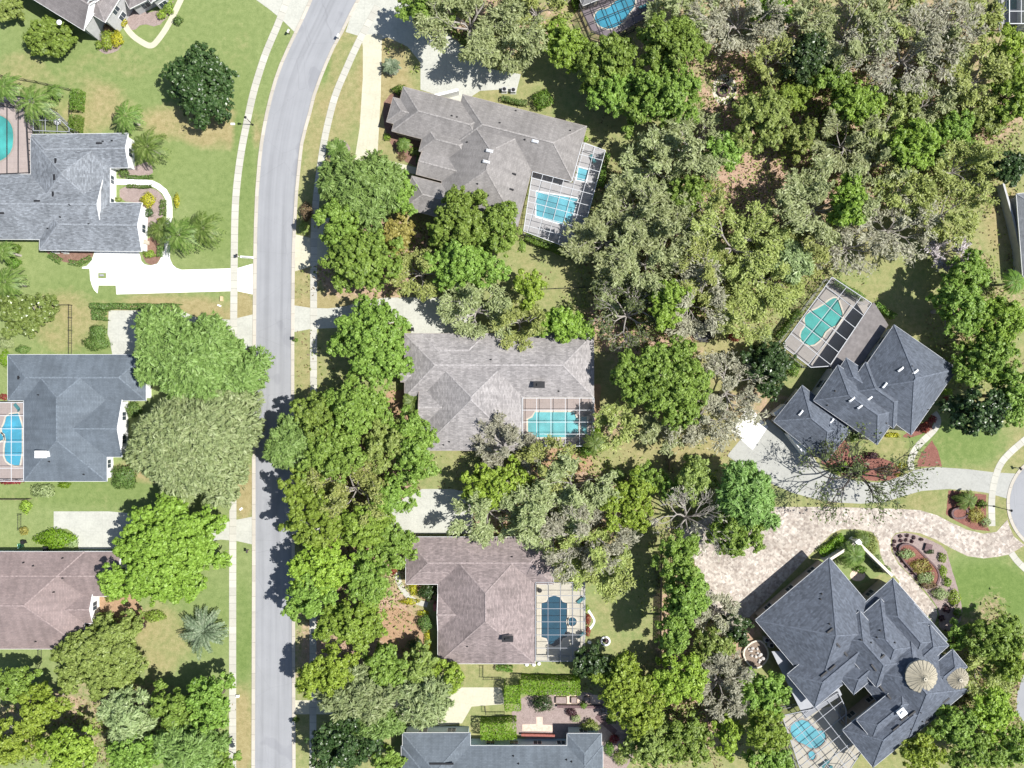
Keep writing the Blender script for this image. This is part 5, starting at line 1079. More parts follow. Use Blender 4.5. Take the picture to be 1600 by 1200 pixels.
SHRUBS = [
 (278, 31, 7, 7, 1.4, 'box', 'round clipped bush in a mulch ring near the top left path'), (188, 4, 13, 12, 2.2, 'hedge', 'green shrub beside the two-storey gable'), (192, 34, 6, 7, 1.0, 'yel', 'small yellow shrub at the start of the top left path'),
 (182, 60, 10, 13, 1.4, 'yel', 'bright yellow shrub at the two-storey house corner'), (166, 62, 9, 16, 1.6, 'yell', 'yellow-green shrub under the two-storey gable window'), (154, 70, 5, 7, 1.0, 'lime', 'small lime shrub at the wall corner of the two-storey house'), (168, 42, 8, 7, 1.4, 'brown', 'brownish shrub at the two-storey front step'),
 (262, 10, 9, 12, 1.5, 'lime', 'lime shrub row end along the top left path'), (252, 22, 7, 7, 1.2, 'yell', 'yellowish shrub under the white gable at top left'),
 (193, 269, 8, 7, 1.3, 'box', 'round bush at the slate grey entry'), (231, 312, 11, 12, 1.3, 'yel', 'large yellow shrub in the front bed of the slate grey house'), (250, 345, 5, 5, .8, 'yel', 'little yellow shrub below the short hedge'), (276, 313, 4, 12, .9, 'yel', 'upright yellow shrub outside the white path'),
 (232, 332, 7, 7, 1.2, 'dark', 'dark round bush at the end wall of the slate grey house'), (184, 312, 6, 4, .7, 'olive', 'low olive shrub by the slate grey entry wall'), (233, 397, 10, 6, .8, 'lime', 'lime shrub in the mulch tongue'), (206, 228, 6, 5, .9, 'yel', 'yellow shrub under the queen palm'),
 (20, 388, 12, 8, 1.6, 'hedge', 'round green shrub below the slate grey house, upper of two'), (20, 410, 12, 9, 1.6, 'hedge', 'round green shrub below the slate grey house, lower of two'), (8, 536, 14, 9, 1.4, 'pale', 'grey-green mound at the left edge above the blue-grey roof'), (35, 546, 12, 7, 1.2, 'box', 'green mound at the corner of the blue-grey roof'), (8, 560, 10, 14, 1.0, 'hedgel', 'bright green mound along the left end of the blue-grey roof'),
 (152, 518, 14, 11, 1.4, 'box', 'flat-topped yellow-flecked shrub left of the concrete court'), (150, 536, 22, 12, 1.4, 'box', 'wide yellow-flecked shrub at the concrete court corner'),
 (208, 640, 12, 13, 1.8, 'box', 'dense green bush by the front wall of the blue-grey house'), (193, 746, 20, 20, 2.2, 'box', 'large round clipped bush below the blue-grey house'), (204, 719, 8, 7, .9, 'lime', 'lime bush above the large round clipped bush'), (66, 767, 20, 11, 1.4, 'pale', 'grey-pink shrub below the blue-grey roof'), (100, 758, 10, 5, .9, 'hedgel', 'low bright shrub under the blue-grey eave'), (5, 620, 7, 5, .8, 'red', 'red flowers beside the white pool screen, upper'), (16, 753, 20, 4, .8, 'red', 'strip of red flowers below the white pool screen'),
 (85, 842, 32, 15, 1.4, 'hedgel', 'vivid oval hedge mound above the mauve-brown roof'), (112, 848, 9, 9, 1.0, 'pale', 'greyish shrub at the end of the vivid oval mound'), (39, 792, 9, 11, 1.2, 'yell', 'yellowish shrub on the short fence, upper of two'), (37, 830, 7, 7, 1.0, 'gold', 'golden shrub on the short fence, lower of two'),
 (172, 935, 9, 6, .9, 'olive', 'olive shrub by the mauve-brown entry'), (215, 975, 14, 10, 1.2, 'purple', 'dark purplish shrub at the mauve-brown entry path'), (165, 962, 12, 5, 1.0, 'olive', 'low shrub at the white step of the mauve-brown house'), (240, 963, 18, 9, 1.0, 'lime', 'soft lime shrub at the edge of the entry bed'),
 (847, 155, 16, 15, 2.4, 'hedge', 'round tree-like bush on the lawn above the taupe-grey roof'), (915, 217, 4, 5, .9, 'lime', 'tiny bush at the right corner of the taupe-grey roof'), (625, 140, 13, 8, 1.4, 'hedge', 'shrub at the top left corner of the taupe-grey house'), (605, 214, 6, 6, .7, 'lime', 'small lime shrub under the taupe-grey bay'), (648, 236, 9, 7, .9, 'olive', 'olive shrub in the taupe-grey front bed'), (628, 245, 7, 6, .7, 'brown', 'brown grassy clump in the taupe-grey front bed'), (940, 278, 8, 13, 1.2, 'olive', 'loose shrub at the lower end of the screen hedge'), (655, 250, 6, 7, .8, 'box', 'green clump near the taupe-grey walkway'),
 (667, 925, 14, 13, 2.0, 'dark', 'dark clipped ball in the notch of the pinkish brown house'), (664, 974, 12, 14, 1.9, 'box', 'dark clipped ball left of the pinkish brown wall, middle one'), (649, 1009, 13, 12, 1.9, 'dark', 'dark clipped ball beside the straw circle, lowest one'), (646, 922, 7, 10, .6, 'yel', 'yellow ground shrub inside the curve of the walkway'), (640, 940, 16, 5, .5, 'yel', 'yellow edging plants outside the curve of the walkway'), (668, 1005, 5, 22, .6, 'yel', 'yellow edging strip along the pinkish brown wall'), (660, 958, 11, 4, .5, 'yel', 'yellow edging plants at the walkway end'),
 (919, 968, 4, 9, .8, 'red', 'red flowers beside the pale pool screen, upper patch'), (919, 987, 4, 8, .8, 'red', 'red flowers beside the pale pool screen, lower patch'), (917, 951, 4, 5, .7, 'yell', 'yellowish plant at the white scalloped edging'), (910, 396, 7, 6, 1.0, 'red', 'red-leaved shrub off the corner of the tilted pool screen'), (932, 680, 9, 16, 2.0, 'hedgel', 'bright bamboo-like shrub right of the white grid screen'), (915, 705, 16, 10, 1.8, 'hedge', 'green shrub at the lower right of the white grid screen'),
 (1480, 612, 10, 6, 1.0, 'yell', 'yellow-green shrub at the right tip of the navy roof'), (1479, 624, 4, 5, .8, 'red', 'red shrub at the right tip of the navy roof'), (1333, 684, 13, 7, .9, 'lime', 'lime mound between the navy garage and front gable'), (1376, 668, 6, 5, .8, 'lime', 'lime plant at the navy front gable'), (1394, 680, 14, 4, .5, 'yel', 'yellow edging along the navy front bed'), (1447, 668, 9, 9, .8, 'red', 'dark red shrubs along the curved walkway, left cluster'), (1458, 655, 6, 6, .8, 'red', 'dark red shrub at the walkway top'), (1410, 728, 8, 5, .7, 'yel', 'yellow flowering shrub at the walkway foot'), (1362, 712, 14, 6, .7, 'purple', 'reddish shrubs in the bed on the driveway bend'), (1340, 735, 18, 9, .9, 'hedge', 'green shrub mass in the bed on the driveway bend'), (1385, 735, 14, 8, .8, 'brown', 'brownish shrubs near the walkway foot'), (1312, 735, 8, 6, .8, 'hedgel', 'bright shrub at the navy garage corner'), (1405, 742, 7, 3, .5, 'yel', 'yellow edging at the driveway bend'),
 (1525, 805, 13, 12, 1.2, 'gold', 'golden grassy clump in the red mulch bed'), (1500, 778, 12, 6, .9, 'olive', 'olive shrub in the red mulch bed'), (1540, 815, 8, 9, 1.0, 'pale', 'pale grassy clump spilling onto the pavers'), (1535, 788, 8, 7, .8, 'hedge', 'green clump behind the street lamp'),
 (1417, 866, 13, 8, .8, 'pale', 'pale flowering plants at the head of the oval planter'), (1440, 885, 17, 12, .6, 'gold', 'golden groundcover in the oval planter'), (1447, 903, 14, 10, .6, 'pale', 'pale groundcover at the foot of the oval planter'), (1452, 914, 12, 7, .5, 'brown', 'rusty groundcover at the lower tip of the oval planter'), (1473, 872, 6, 8, .8, 'lime', 'lime shrub along the lawn edge, topmost of the row'), (1474, 893, 6, 10, .8, 'yell', 'lime shrub along the lawn edge, second of the row'), (1481, 910, 6, 8, .8, 'lime', 'lime shrub along the lawn edge, third of the row'), (1492, 935, 9, 14, 1.0, 'yell', 'yellow-green large shrub along the lawn edge'), (1470, 928, 13, 10, 1.2, 'pale', 'silvery grass clump left of the yellow-green large shrub'), (1497, 958, 7, 8, .9, 'hedge', 'green shrub at the lower end of the lawn edge row'), (1453, 862, 7, 4, .6, 'dark', 'dark spiky plant near the stone bench in the loop bed'), (1480, 952, 6, 6, .6, 'purple', 'purple plant in the grey mulch, upper'), (1472, 966, 5, 5, .6, 'purple', 'purple plant in the grey mulch, lower'),
 (1360, 850, 12, 18, 1.0, 'olive', 'shrubby planting outside the courtyard corner'), (1372, 880, 8, 12, .9, 'pale', 'pale planting along the paver loop'), (1310, 858, 12, 6, .5, 'lime', 'lime ground plants inside the hedge strip'), (1345, 890, 10, 6, .8, 'hedge', 'green shrub below the courtyard palm'),
 (848, 1100, 17, 13, 2.6, 'dark', 'dark weeping shrub in the flower garden'), (922, 1137, 14, 12, 1.6, 'olive', 'olive shrub beside the steel blue roof in the garden'), (893, 1113, 9, 6, 1.0, 'purple', 'dark purple plant in the middle of the flower garden'), (912, 1102, 6, 6, .9, 'hedge', 'green pot plant by the raised planters'), (900, 1123, 8, 6, .9, 'pale', 'pale flowering plant by the garden path'), (952, 1170, 8, 12, 1.0, 'hedge', 'green shrub along the right wall of the steel blue house'), (960, 1155, 8, 7, .9, 'red', 'reddish plant near the magenta parasol'), (970, 1185, 12, 12, 1.3, 'olive', 'olive shrub below the magenta parasol'), (946, 1110, 8, 7, .9, 'lilac', 'white flowering plant at the right end of the garden'), (955, 1125, 9, 7, .9, 'hedge', 'green plant beside the garden path'), (985, 1160, 10, 9, 1.2, 'hedge', 'green shrub right of the magenta parasol'),
 (760, 718, 10, 8, 1.0, 'purple', 'purplish shrub under the grey twiggy oak'), (615, 892, 5, 6, .7, 'red', 'red flowers at the walkway top by the pinkish brown wall'), (1150, 525, 12, 9, 1.2, 'red', 'reddish shrub left of the dark glossy magnolia'), (1195, 525, 14, 12, 1.6, 'pale', 'scrubby pale bush above the dark glossy magnolia'), (478, 330, 10, 16, 1.6, 'brown', 'brown scrub between road and the roadside oak'), (475, 355, 8, 10, 1.4, 'olive', 'olive scrub beside the driveway apron'), (1240, 575, 12, 14, 1.6, 'hedge', 'bright bush between magnolia and pool screen'), (462, 1125, 6, 4, .5, 'hedge', 'little plant around the lowest roadside mailbox'), (461, 531, 5, 3, .4, 'hedge', 'little plant around the mailbox opposite the feathery tree'),
 (1480, 195, 16, 9, 1.2, 'lime', 'lime underbrush near the gravel patch, left'), (1520, 200, 18, 9, 1.2, 'olive', 'olive underbrush near the gravel patch, right'), (1300, 70, 18, 14, 1.6, 'hedge', 'green underbrush behind the dark green tree'), (1240, 105, 20, 12, 1.5, 'hedge', 'ferny underbrush in front of the dark green tree'), (1320, 175, 16, 10, 1.2, 'hedge', 'green underbrush left of the upper vivid lime tree'), (1470, 240, 16, 12, 1.3, 'box', 'dark underbrush right of the lower vivid lime tree'),
]
for (x, y, rx, ry, h, mt, lab) in SHRUBS: shrub(x, y, rx, ry, h, mt, lab, name='flower_bed' if 'flowers' in lab else 'shrub', cat='flowers' if 'flowers' in lab else 'shrub', z0=.45 if 'oval planter' in lab else 0, size=.2 if rx < 14 else .24)

# ------------------------------------------------------------------ undergrowth of the woods
def scatter(name, regions, n, size, mat, zmax, label):
    Cs = []
    for (px, py, rx, ry, wgt) in regions:
        m = int(n * wgt); a = rng.uniform(0, 2 * pi, m); r = np.sqrt(rng.uniform(0, 1, m)); 
        cl = rng.normal(0, 1, (m // 14 + 1, 2)) * .55; ci = rng.integers(0, len(cl), m); x = px + rx * (cl[ci, 0] + .10 * rng.normal(0, 1, m)); y = py + ry * (cl[ci, 1] + .10 * rng.normal(0, 1, m))
        Cs.append(np.stack([(x - 800) / S, (600 - y) / S, rng.uniform(.03, zmax, m) ** 1.0], 1))
    C = np.concatenate(Cs); bad = np.zeros(len(C), bool)
    for P in HARD + [np.array(edge(EL, -7) + edge(ER, 7)[::-1])] + [np.array([(b[0] + b[1] * a + b[2] * c)[:2] for a, c in ((0, -b[4]), (b[3], -b[4]), (b[3], b[4]), (0, b[4]))]) for hh in (h5, h6, h7, h8, h9, h10) for b in hh.blocks]:
        ins = np.zeros(len(C), bool)
        for a, b in zip(P, np.roll(P, -1, 0)):
            c = (a[1] > C[:, 1]) != (b[1] > C[:, 1]); ins ^= c & (C[:, 0] < (b[0] - a[0]) * (C[:, 1] - a[1]) / (b[1] - a[1] + 1e-9) + a[0])
        bad |= ins
    C = C[~bad]; V, F = leaves(C, np.tile([0, 0, 1.0], (len(C), 1)), size, 1.8, None, .6); o = mesh_np(name, V, F, LEAF[mat]); o['kind'] = 'stuff'; o['label'] = label; o['category'] = 'undergrowth'
WOODS = [(1250, 120, 200, 100, .2), (1350, 220, 180, 80, .25), (1050, 330, 130, 90, .15), (1020, 480, 90, 60, .1), (1170, 420, 110, 80, .15), (1480, 250, 90, 80, .12), (720, 60, 70, 40, .05), (1090, 900, 60, 120, .12), (1040, 1110, 110, 70, .1), (870, 800, 120, 80, .1), (1540, 1080, 60, 100, .1), (120, 1140, 160, 50, .08), (560, 800, 90, 200, .15), (620, 400, 120, 60, .08), (1530, 500, 60, 90, .08)]
scatter('undergrowth', WOODS, 26000, .34, 'olive', .7, 'low olive undergrowth scattered over the floor of the woods')
scatter('leaf_litter', WOODS, 22000, .28, 'brown', .12, 'fallen brown leaves scattered over the floor of the woods')

# ------------------------------------------------------------------ fences, walls, lamps, small things
fence([(78, 477), (113, 477), (113, 556)], 1.3, 'black metal fence around the lawn above the blue-grey roof', M['dark'], .35)
fence([(-10, 118), (60, 130), (112, 142)], 1.2, 'black metal fence along the lawn above the palms', M['dark'], .35)
fence([(113, 170), (113, 182)], 1.2, 'short black fence link between the two hedge blocks', M['dark'], .35)
fence([(-20, 779), (50, 779)], 1.5, 'brown fence at the left edge below the white pool screen', M['wood'], solid=True)
fence([(34, 803), (34, 826)], 1.3, 'dark gate panel between the two yellowish shrubs', M['dark'], .3)
fence([(66, 1012), (66, 1034), (58, 1052)], 1.4, 'dark fence between the mauve-brown house and the olive tree', M['dark'], .3)
fence([(1044, 690), (1044, 735)], 1.6, 'weathered fence running down the middle back lawns', M['wood'], solid=True)
fence([(905, 749), (1000, 749)], 1.5, 'reddish wooden fence at the foot of the small palm', M['wood'], solid=True)
fence([(830, 453), (905, 450), (945, 448)], 1.2, 'thin dark fence line above the pale mauve lot', M['dark'], .3)
fence([(1032, 862), (1030, 1035)], 1.9, 'dark tall fence along the shaded side of the back lawn', M['wood'], solid=True)
fence([(755, 1040), (755, 1058), (783, 1058)], 1.2, 'black metal fence below the pinkish brown roof', M['dark'], .35)
fence([(758, 1103), (759, 1112), (788, 1112)], 1.2, 'black gate frame on the bottom driveway', M['dark'], .5)
fence([(920, 222), (945, 230)], 1.2, 'small picket fence off the corner of the taupe-grey roof', M['dark'], .3)
def wall_run(pts, h, th, label, mat, name='wall', cap=None):
    P = [Vector(G(*p)) for p in pts]; t = thing(name, label, 'wall', tuple(P[0])); w_ = MB(); c_ = MB()
    for i, (a, b) in enumerate(zip(P, P[1:])):
        d = (b - a); L = d.length; m = (a + b) / 2; r = atan2(d.y, d.x); w_.box(m.x, m.y, 0, h - .004 * i, L + th * .96, th - .002 * i, r); c_.box(m.x, m.y, h, h + .08 - .004 * i, L + th * 1.4, th * 1.45 - .003 * i, r)
    w_.build('wall_body', mat, t); c_.build('coping', cap or mat, t); return t
wall_run([(1557, 292), (1572, 345), (1583, 395), (1584, 428)], 2.0, .25, 'grey boundary wall at the right edge beside the strip lawn', M['greyw'])
wc = wall_run([(1283, 872), (1330, 842), (1382, 893)], 2.6, .35, 'white courtyard wall forming a corner above the mansion', M['greyw'], cap=M['cream'])
x, y, _ = G(1330, 842); mb = MB(); mb.box(x, y, 0, 2.95, .75, .75, R(38)); mb.box(x, y, 2.95, 3.05, .95, .95, R(38)); mb.build('pillar', M['white'], wc)
x, y, _ = G(1343, 893); sheet('patio', ell(1340, 899, 12, 9), .016, M['pinkst'])
def ring_wall(pts, h, th, label, mat, name='planter', fill=None):
    P = [Vector(G(*p)) for p in chaikin(pts, 2)]; cx = sum(p.x for p in P) / len(P); cy = sum(p.y for p in P) / len(P); t = thing(name, label, 'planter', (cx, cy, 0)); mb = MB(); n = len(P)
    inn = []
    for p in P: d = (Vector((cx, cy, 0)) - p); inn.append(p + d.normalized() * th)
    for z in (0, h): mb.v += [(p.x, p.y, z) for p in P] + [(p.x, p.y, z) for p in inn]
    for i in range(n):
        j = (i + 1) % n; mb.f += [(i, j, 2 * n + j, 2 * n + i), (n + j, n + i, 3 * n + i, 3 * n + j), (2 * n + i, 2 * n + j, 3 * n + j, 3 * n + i)]
    mb.build('planter_wall', mat, t); mb = MB(); mb.add([(p.x, p.y, h - .12) for p in inn], [tuple(range(n))]); mb.build('soil', fill or M['mulchr'], t)
ring_wall([(1401, 853), (1412, 847), (1425, 850), (1445, 868), (1462, 885), (1468, 900), (1463, 914), (1454, 920), (1440, 908), (1420, 888), (1404, 870)], .55, .4, 'oval dark stone raised planter inside the mansion drive loop', M['stone'])
ring_wall([(1484, 795), (1500, 790), (1512, 795), (1510, 808), (1492, 812), (1484, 806)], .6, .4, 'dark curved stone planter in the red mulch bed', M['stone'])
for i, (x, y, lx, ly) in enumerate(((877, 1093, 2.1, 1.3), (897, 1093, 1.1, 1.2), (917, 1093, 1.1, 1.2))):
    q = G(x, y); t = thing('raised_planter', ('wide', 'middle', 'right-hand square')[i] + ' timber planter box on the pink garden terrace', 'planter', q, 'planter boxes on the garden terrace')
    mb = MB()
    for a, b, c, d in ((0, -ly / 2, lx, .1), (0, ly / 2, lx, .1), (-lx / 2, 0, .1, ly - .12), (lx / 2, 0, .1, ly - .12)): mb.box(q[0] + a, q[1] + b, 0.03, .45, c, d)
    mb.build('box_side', M['wood'], t); mb = MB(); mb.box(q[0], q[1], .03, .36, lx - .12, ly - .12); mb.build('soil', M['mulchg'], t)
sheet('terrace', [(866, 1086), (938, 1086), (938, 1100), (866, 1100)], .0165, M['pinkst'])
sheet('terrace', [(816, 1132), (838, 1131), (838, 1120), (848, 1120), (848, 1132), (864, 1133), (864, 1143), (816, 1142)], .0168, M['pinkst'])
strip('path', [(932, 1118), (945, 1130), (962, 1145)], 9, .0168, M['stone'], smooth=0)
def low_wall(): 
    return wall_run([(816, 1146), (865, 1147)], .6, .3, 'low brick planter wall in front of the pale blue house', M['brick'])
low_wall(); wall_run([(872, 1102), (938, 1103)], .5, .35, 'low purple stone wall below the planter boxes', M['stone'])
# furniture
def chair(name, label, px, py, rot, mat, group=None):
    q = G(px, py); t = thing(name, label, 'chair', q, group); r = R(rot); c, s = cos(r), sin(r); X = lambda a, b: (q[0] + a * c - b * s, q[1] + a * s + b * c)
    mb = MB(); mb.box(*q[:2], .40, .47, .55, .55, r); mb.build('seat', mat, t)
    mb = MB(); mb.box(*X(0, .3), .47, .95, .55, .07, r); mb.build('backrest', mat, t)
    for a in (-.23, .23):
        for b in (-.23, .23): mb = MB(); mb.box(*X(a, b), 0.0, .4, .06, .06, r); mb.build('leg', mat, t)
    for a in (-.31, .31): mb = MB(); mb.box(*X(a, 0), .47, .68, .06, .55, r); mb.build('armrest', mat, t)
    return t
def place(src, px, py, rot, label, group=None):
    x, y, z = G(px, py); return copy_thing(src, (x, y, z), R(rot), label, group)
def table(label, px, py, r, mat, top):
    q = G(px, py); t = thing('round_table', label, 'table', q); mb = MB(); mb.cyl(q[0], q[1], .70, .75, r, r, 24); mb.build('table_top', top, t)
    mb = MB(); mb.cyl(q[0], q[1], .05, .7, .07, .07, 8); mb.build('pedestal', mat, t); mb = MB(); mb.cyl(q[0], q[1], 0.0, .05, .35, .3, 16); mb.build('base', mat, t)
# fire pit
sheet('patio', ell(1132, 140, 19, 24, 36), .016, M['deckc'])
q = G(1130, 142); t = thing('fire_pit', 'round stone fire pit on the cream patio in the woods', 'fire pit', q); mb = MB(); n = 28
for z, rr in ((0, 1.25), (.45, 1.25), (.45, .85), (.15, .85)): mb.v += [(q[0] + rr * cos(2 * pi * i / n), q[1] + rr * sin(2 * pi * i / n), z) for i in range(n)]
for k in range(3): mb.f += [(k * n + i, k * n + (i + 1) % n, (k + 1) * n + (i + 1) % n, (k + 1) * n + i) for i in range(n)]
mb.build('stone_ring', M['stone'], t); mb = MB(); mb.add([(q[0] + .85 * cos(2 * pi * i / n), q[1] + .85 * sin(2 * pi * i / n), .15) for i in range(n)], [tuple(range(n))]); mb.build('ash_bed', M['black'], t)
ch = chair('patio_chair', 'dark chair at the top of the fire pit patio', 1135, 126, 0, M['black'], 'chairs around the fire pit')
place(ch, 1146, 143, -90, 'dark chair at the right side of the fire pit patio'); place(ch, 1142, 157, -150, 'dark chair at the lower right of the fire pit patio'); 
# patio set south east of the taupe house
table('round white table on the dry lawn right of the tilted pool screen', 956, 288, .75, M['alum'], M['white'])
c2 = chair('patio_chair', 'white chair left of the round white table', 947, 293, 70, M['alum'], 'chairs around the white lawn table')
place(c2, 957, 279, 0, 'white chair above the round white table'); place(c2, 966, 286, -80, 'white chair right of the round white table')
def lounger(label, px, py, rot, mat, group='poolside loungers'):
    q = G(px, py, .14); q = (q[0], q[1], .14); t = thing('sun_lounger', label, 'sun lounger', q, group); r = R(rot); c, s = cos(r), sin(r); X = lambda a, b: (q[0] + a * c - b * s, q[1] + a * s + b * c)
    mb = MB(); mb.box(*X(.3, 0), .42, .5, 1.3, .62, r); mb.build('seat', mat, t)
    mb = MB(); a = X(-.35, 0); b = X(-.85, 0); mb.bar((*a, .48), (*b, .9), .62, .08); mb.build('backrest', mat, t)
    for a in (-.25, .85):
        for b in (-.26, .26): mb = MB(); mb.box(*X(a, b), .14, .42, .05, .05, r); mb.build('leg', M['alum'], t)
    return t
lg = lounger('grey lounger on the mansion pool deck, upper', 1288, 1192, 40, M['tealf'])
place2 = lambda px, py, rot, lab: copy_thing(lg, (*G(px, py)[:2], .14), R(rot), lab)
place2(1296, 1202, 40, 'grey lounger on the mansion pool deck, lower'); place2(908, 936, 180, 'grey lounger at the right edge of the dark blue pool deck, top one'); place2(908, 990, 180, 'grey lounger at the right edge of the dark blue pool deck, lower one')
place2(926, 250, 75, 'grey lounger beside the small blue spa at the taupe-grey house'); place2(30, 637, 90, 'dark lounger at the left pool under the white screen'); place2(1005, 12, 160, 'dark lounger by the bright blue kidney pool'); place2(905, 1021, 20, 'grey lounger at the lower corner of the dark blue pool deck')
table2 = table('small round table on the dark blue pool deck', 843, 921, .45, M['greyal'], M['black'])
table('round glass table under the dark porch screen', 93, 192, .65, M['greyal'], M['white'])
# street lamps
def lamp(px, py, h, label, mat):
    q = G(px, py); t = thing('street_lamp', label, 'street lamp', q, 'street lamps'); mb = MB(); mb.tube([(q[0], q[1], 0), (q[0], q[1], .5), (q[0], q[1], h)], [.11, .075, .055], 10); mb.build('pole', mat, t)
    mb = MB(); mb.cyl(q[0], q[1], 0.0, .25, .2, .14, 12); mb.build('base', mat, t)
    hd = MB(); hd.cyl(q[0], q[1], h, h + .12, .16, .2, 12); hd.cyl(q[0], q[1], h + .55, h + .75, .26, .04, 12); l = hd.build('lamp_head', mat, t); g = MB(); g.cyl(q[0], q[1], h + .12, h + .55, .17, .22, 12); g.build('globe', M['lamp'], l)
lamp(395, 195, 3.4, 'black lamp post beside the curving left sidewalk', M['black']); lamp(1553, 791, 4.4, 'black lamp post in the verge at the cul-de-sac', M['black'])
# mailboxes
def mailbox(px, py, rot, label, mat, post):
    q = G(px, py); t = thing('mailbox', label, 'mailbox', q, 'kerbside mailboxes'); r = R(rot); c, s = cos(r), sin(r)
    mb = MB(); mb.box(q[0], q[1], 0, 1.05, .14, .14, r); mb.box(q[0], q[1], .95, 1.05, .22, .6, r); mb.build('post', post, t)
    mb = MB(); n = 8
    for e in (-.32, .32): mb.v += [(q[0] + (.16 * cos(pi * i / n)) * c - e * s, q[1] + (.16 * cos(pi * i / n)) * s + e * c, 1.22 + .16 * sin(pi * i / n)) for i in range(n + 1)] + [(q[0] - .16 * c - e * s, q[1] - .16 * s + e * c, 1.05), (q[0] + .16 * c - e * s, q[1] + .16 * s + e * c, 1.05)]
    m = n + 3; mb.f += [(i, (i + 1) % m, m + (i + 1) % m, m + i) for i in range(m)] + [tuple(range(m))[::-1], tuple(range(m, 2 * m))]
    b = mb.build('box', mat, t); mb = MB(); mb.box(q[0] + .19 * c + .1 * s, q[1] + .19 * s - .1 * c, 1.2, 1.42, .02, .12, r); mb.build('flag', M['brick'], t)
mailbox(530, 60, -25, 'white mailbox at the kerb opposite the top driveway', M['white'], M['white']); mailbox(453, 53, -25, 'white mailbox on the left verge near the top drive', M['white'], M['wood']); mailbox(461, 529, 0, 'dark mailbox on the right kerb opposite the feathery tree', M['black'], M['wood'])
mailbox(461, 1126, 0, 'white mailbox on the right kerb at the bottom', M['white'], M['white']); mailbox(373, 401, 0, 'dark mailbox beside the white driveway apron', M['black'], M['white']); mailbox(389, 859, 0, 'dark mailbox on the verge below the lower left driveway', M['dark'], M['wood']); mailbox(1588, 731, 30, 'dark mailbox at the cul-de-sac kerb', M['black'], M['white']); mailbox(388, 544, 0, 'mailbox in a ring of pavers by the second left driveway', M['alum'], M['stone'])
# sign by the white drive, utility boxes
q = G(386, 402); t = thing('marker_post', 'white lying marker board on the verge beside the white driveway', 'marker', q); mb = MB(); mb.box(q[0], q[1], .02, .14, 2.6, .42, R(-4)); mb.build('board', M['white'], t); mb = MB(); mb.box(q[0], q[1] - .1, .14, .2, 2.0, .1, R(-4)); mb.build('stripe', M['black'], t)
def ubox(name, label, cat, px, py, lx, ly, h, mat, rot=0, lid=None):
    q = G(px, py); t = thing(name, label, cat, q); mb = MB(); mb.box(q[0], q[1], 0.0, h, lx, ly, R(rot), .94); mb.build('housing', mat, t); mb = MB(); mb.box(q[0], q[1], h, h + .06, lx * 1.02, ly * 1.02, R(rot)); mb.build('lid', lid or mat, t)
ubox('utility_box', 'tan utility box on the dry verge below the white driveway', 'utility box', 347, 467, .5, .9, .35, M['util']); ubox('utility_box', 'small white utility lid on the verge below the white driveway', 'utility box', 343, 477.5, .7, .3, .12, M['white'], -20); ubox('utility_box', 'small utility box in the square lawn inset', 'utility box', 160, 430.5, .7, .35, .35, M['greyal']); ubox('utility_box', 'pale utility lid on the lawn left of the lamp post', 'utility box', 364, 194, .8, .4, .1, M['white'])
ubox('utility_box', 'pale irrigation box on the verge below the blue-grey house', 'utility box', 377, 795, .6, .4, .15, M['white'], 40); ubox('utility_box', 'white cover beside the bottom end of the left sidewalk', 'utility box', 372, 1087, .6, .5, .3, M['white'])
def ac(label, px, py):
    q = G(px, py); t = thing('air_conditioner', label, 'air conditioner', q); mb = MB(); mb.box(q[0], q[1], 0, .08, 1.15, 1.15); mb.build('base', M['conc'], t); mb = MB(); mb.box(q[0], q[1], .08, .9, .9, .9); mb.build('cabinet', M['greyw'], t)
    mb = MB(); mb.cyl(q[0], q[1], .9, .93, .36, .36, 20); mb.build('fan_grille', M['black'], t)
ac('air conditioner below the slate grey roof, left unit', 89, 392); ac('air conditioner below the slate grey roof, right unit', 104, 392.5); ac('air conditioner at the corner of the blue-grey roof', 173, 724); ac('air conditioner on the concrete near the taupe-grey roof, left', 788, 142); ac('air conditioner on the concrete near the taupe-grey roof, right', 802, 143)
ac('first air conditioner by the mansion side wall', 1196, 998); ac('second air conditioner by the mansion side wall', 1203, 1006)
def wheelie(label, px, py, mat, rot):
    q = G(px, py); t = thing('rubbish_bin', label, 'bin', q); r = R(rot); mb = MB(); o = len(mb.v); mb.box(q[0], q[1], .08, 1.0, .5, .55, r, 1.15); mb.build('body', mat, t); mb = MB(); mb.box(q[0], q[1], 1.0, 1.07, .64, .7, r); mb.build('lid', mat, t)
    for a in (-.24, .24): mb = MB(); mb.tube([(q[0] + a * cos(r) - .3 * -sin(r), q[1] + a * sin(r) - .3 * cos(r), .1), (q[0] + a * 1.2 * cos(r) - .3 * -sin(r), q[1] + a * 1.2 * sin(r) - .3 * cos(r), .1)], [.1, .1], 10); mb.build('wheel', M['black'], t)
wheelie('blue wheelie bin beside the mauve-brown roof', 36, 852, M['blue'], 5); wheelie('grey wheelie bin above the blue one', 40, 846, M['black'], 15); wheelie('dark bin at the corner of the concrete parking court', 645, 515, M['black'], 0)
wheelie('black bin under the eave of the mauve-brown house', 75, 856, M['black'], 10)
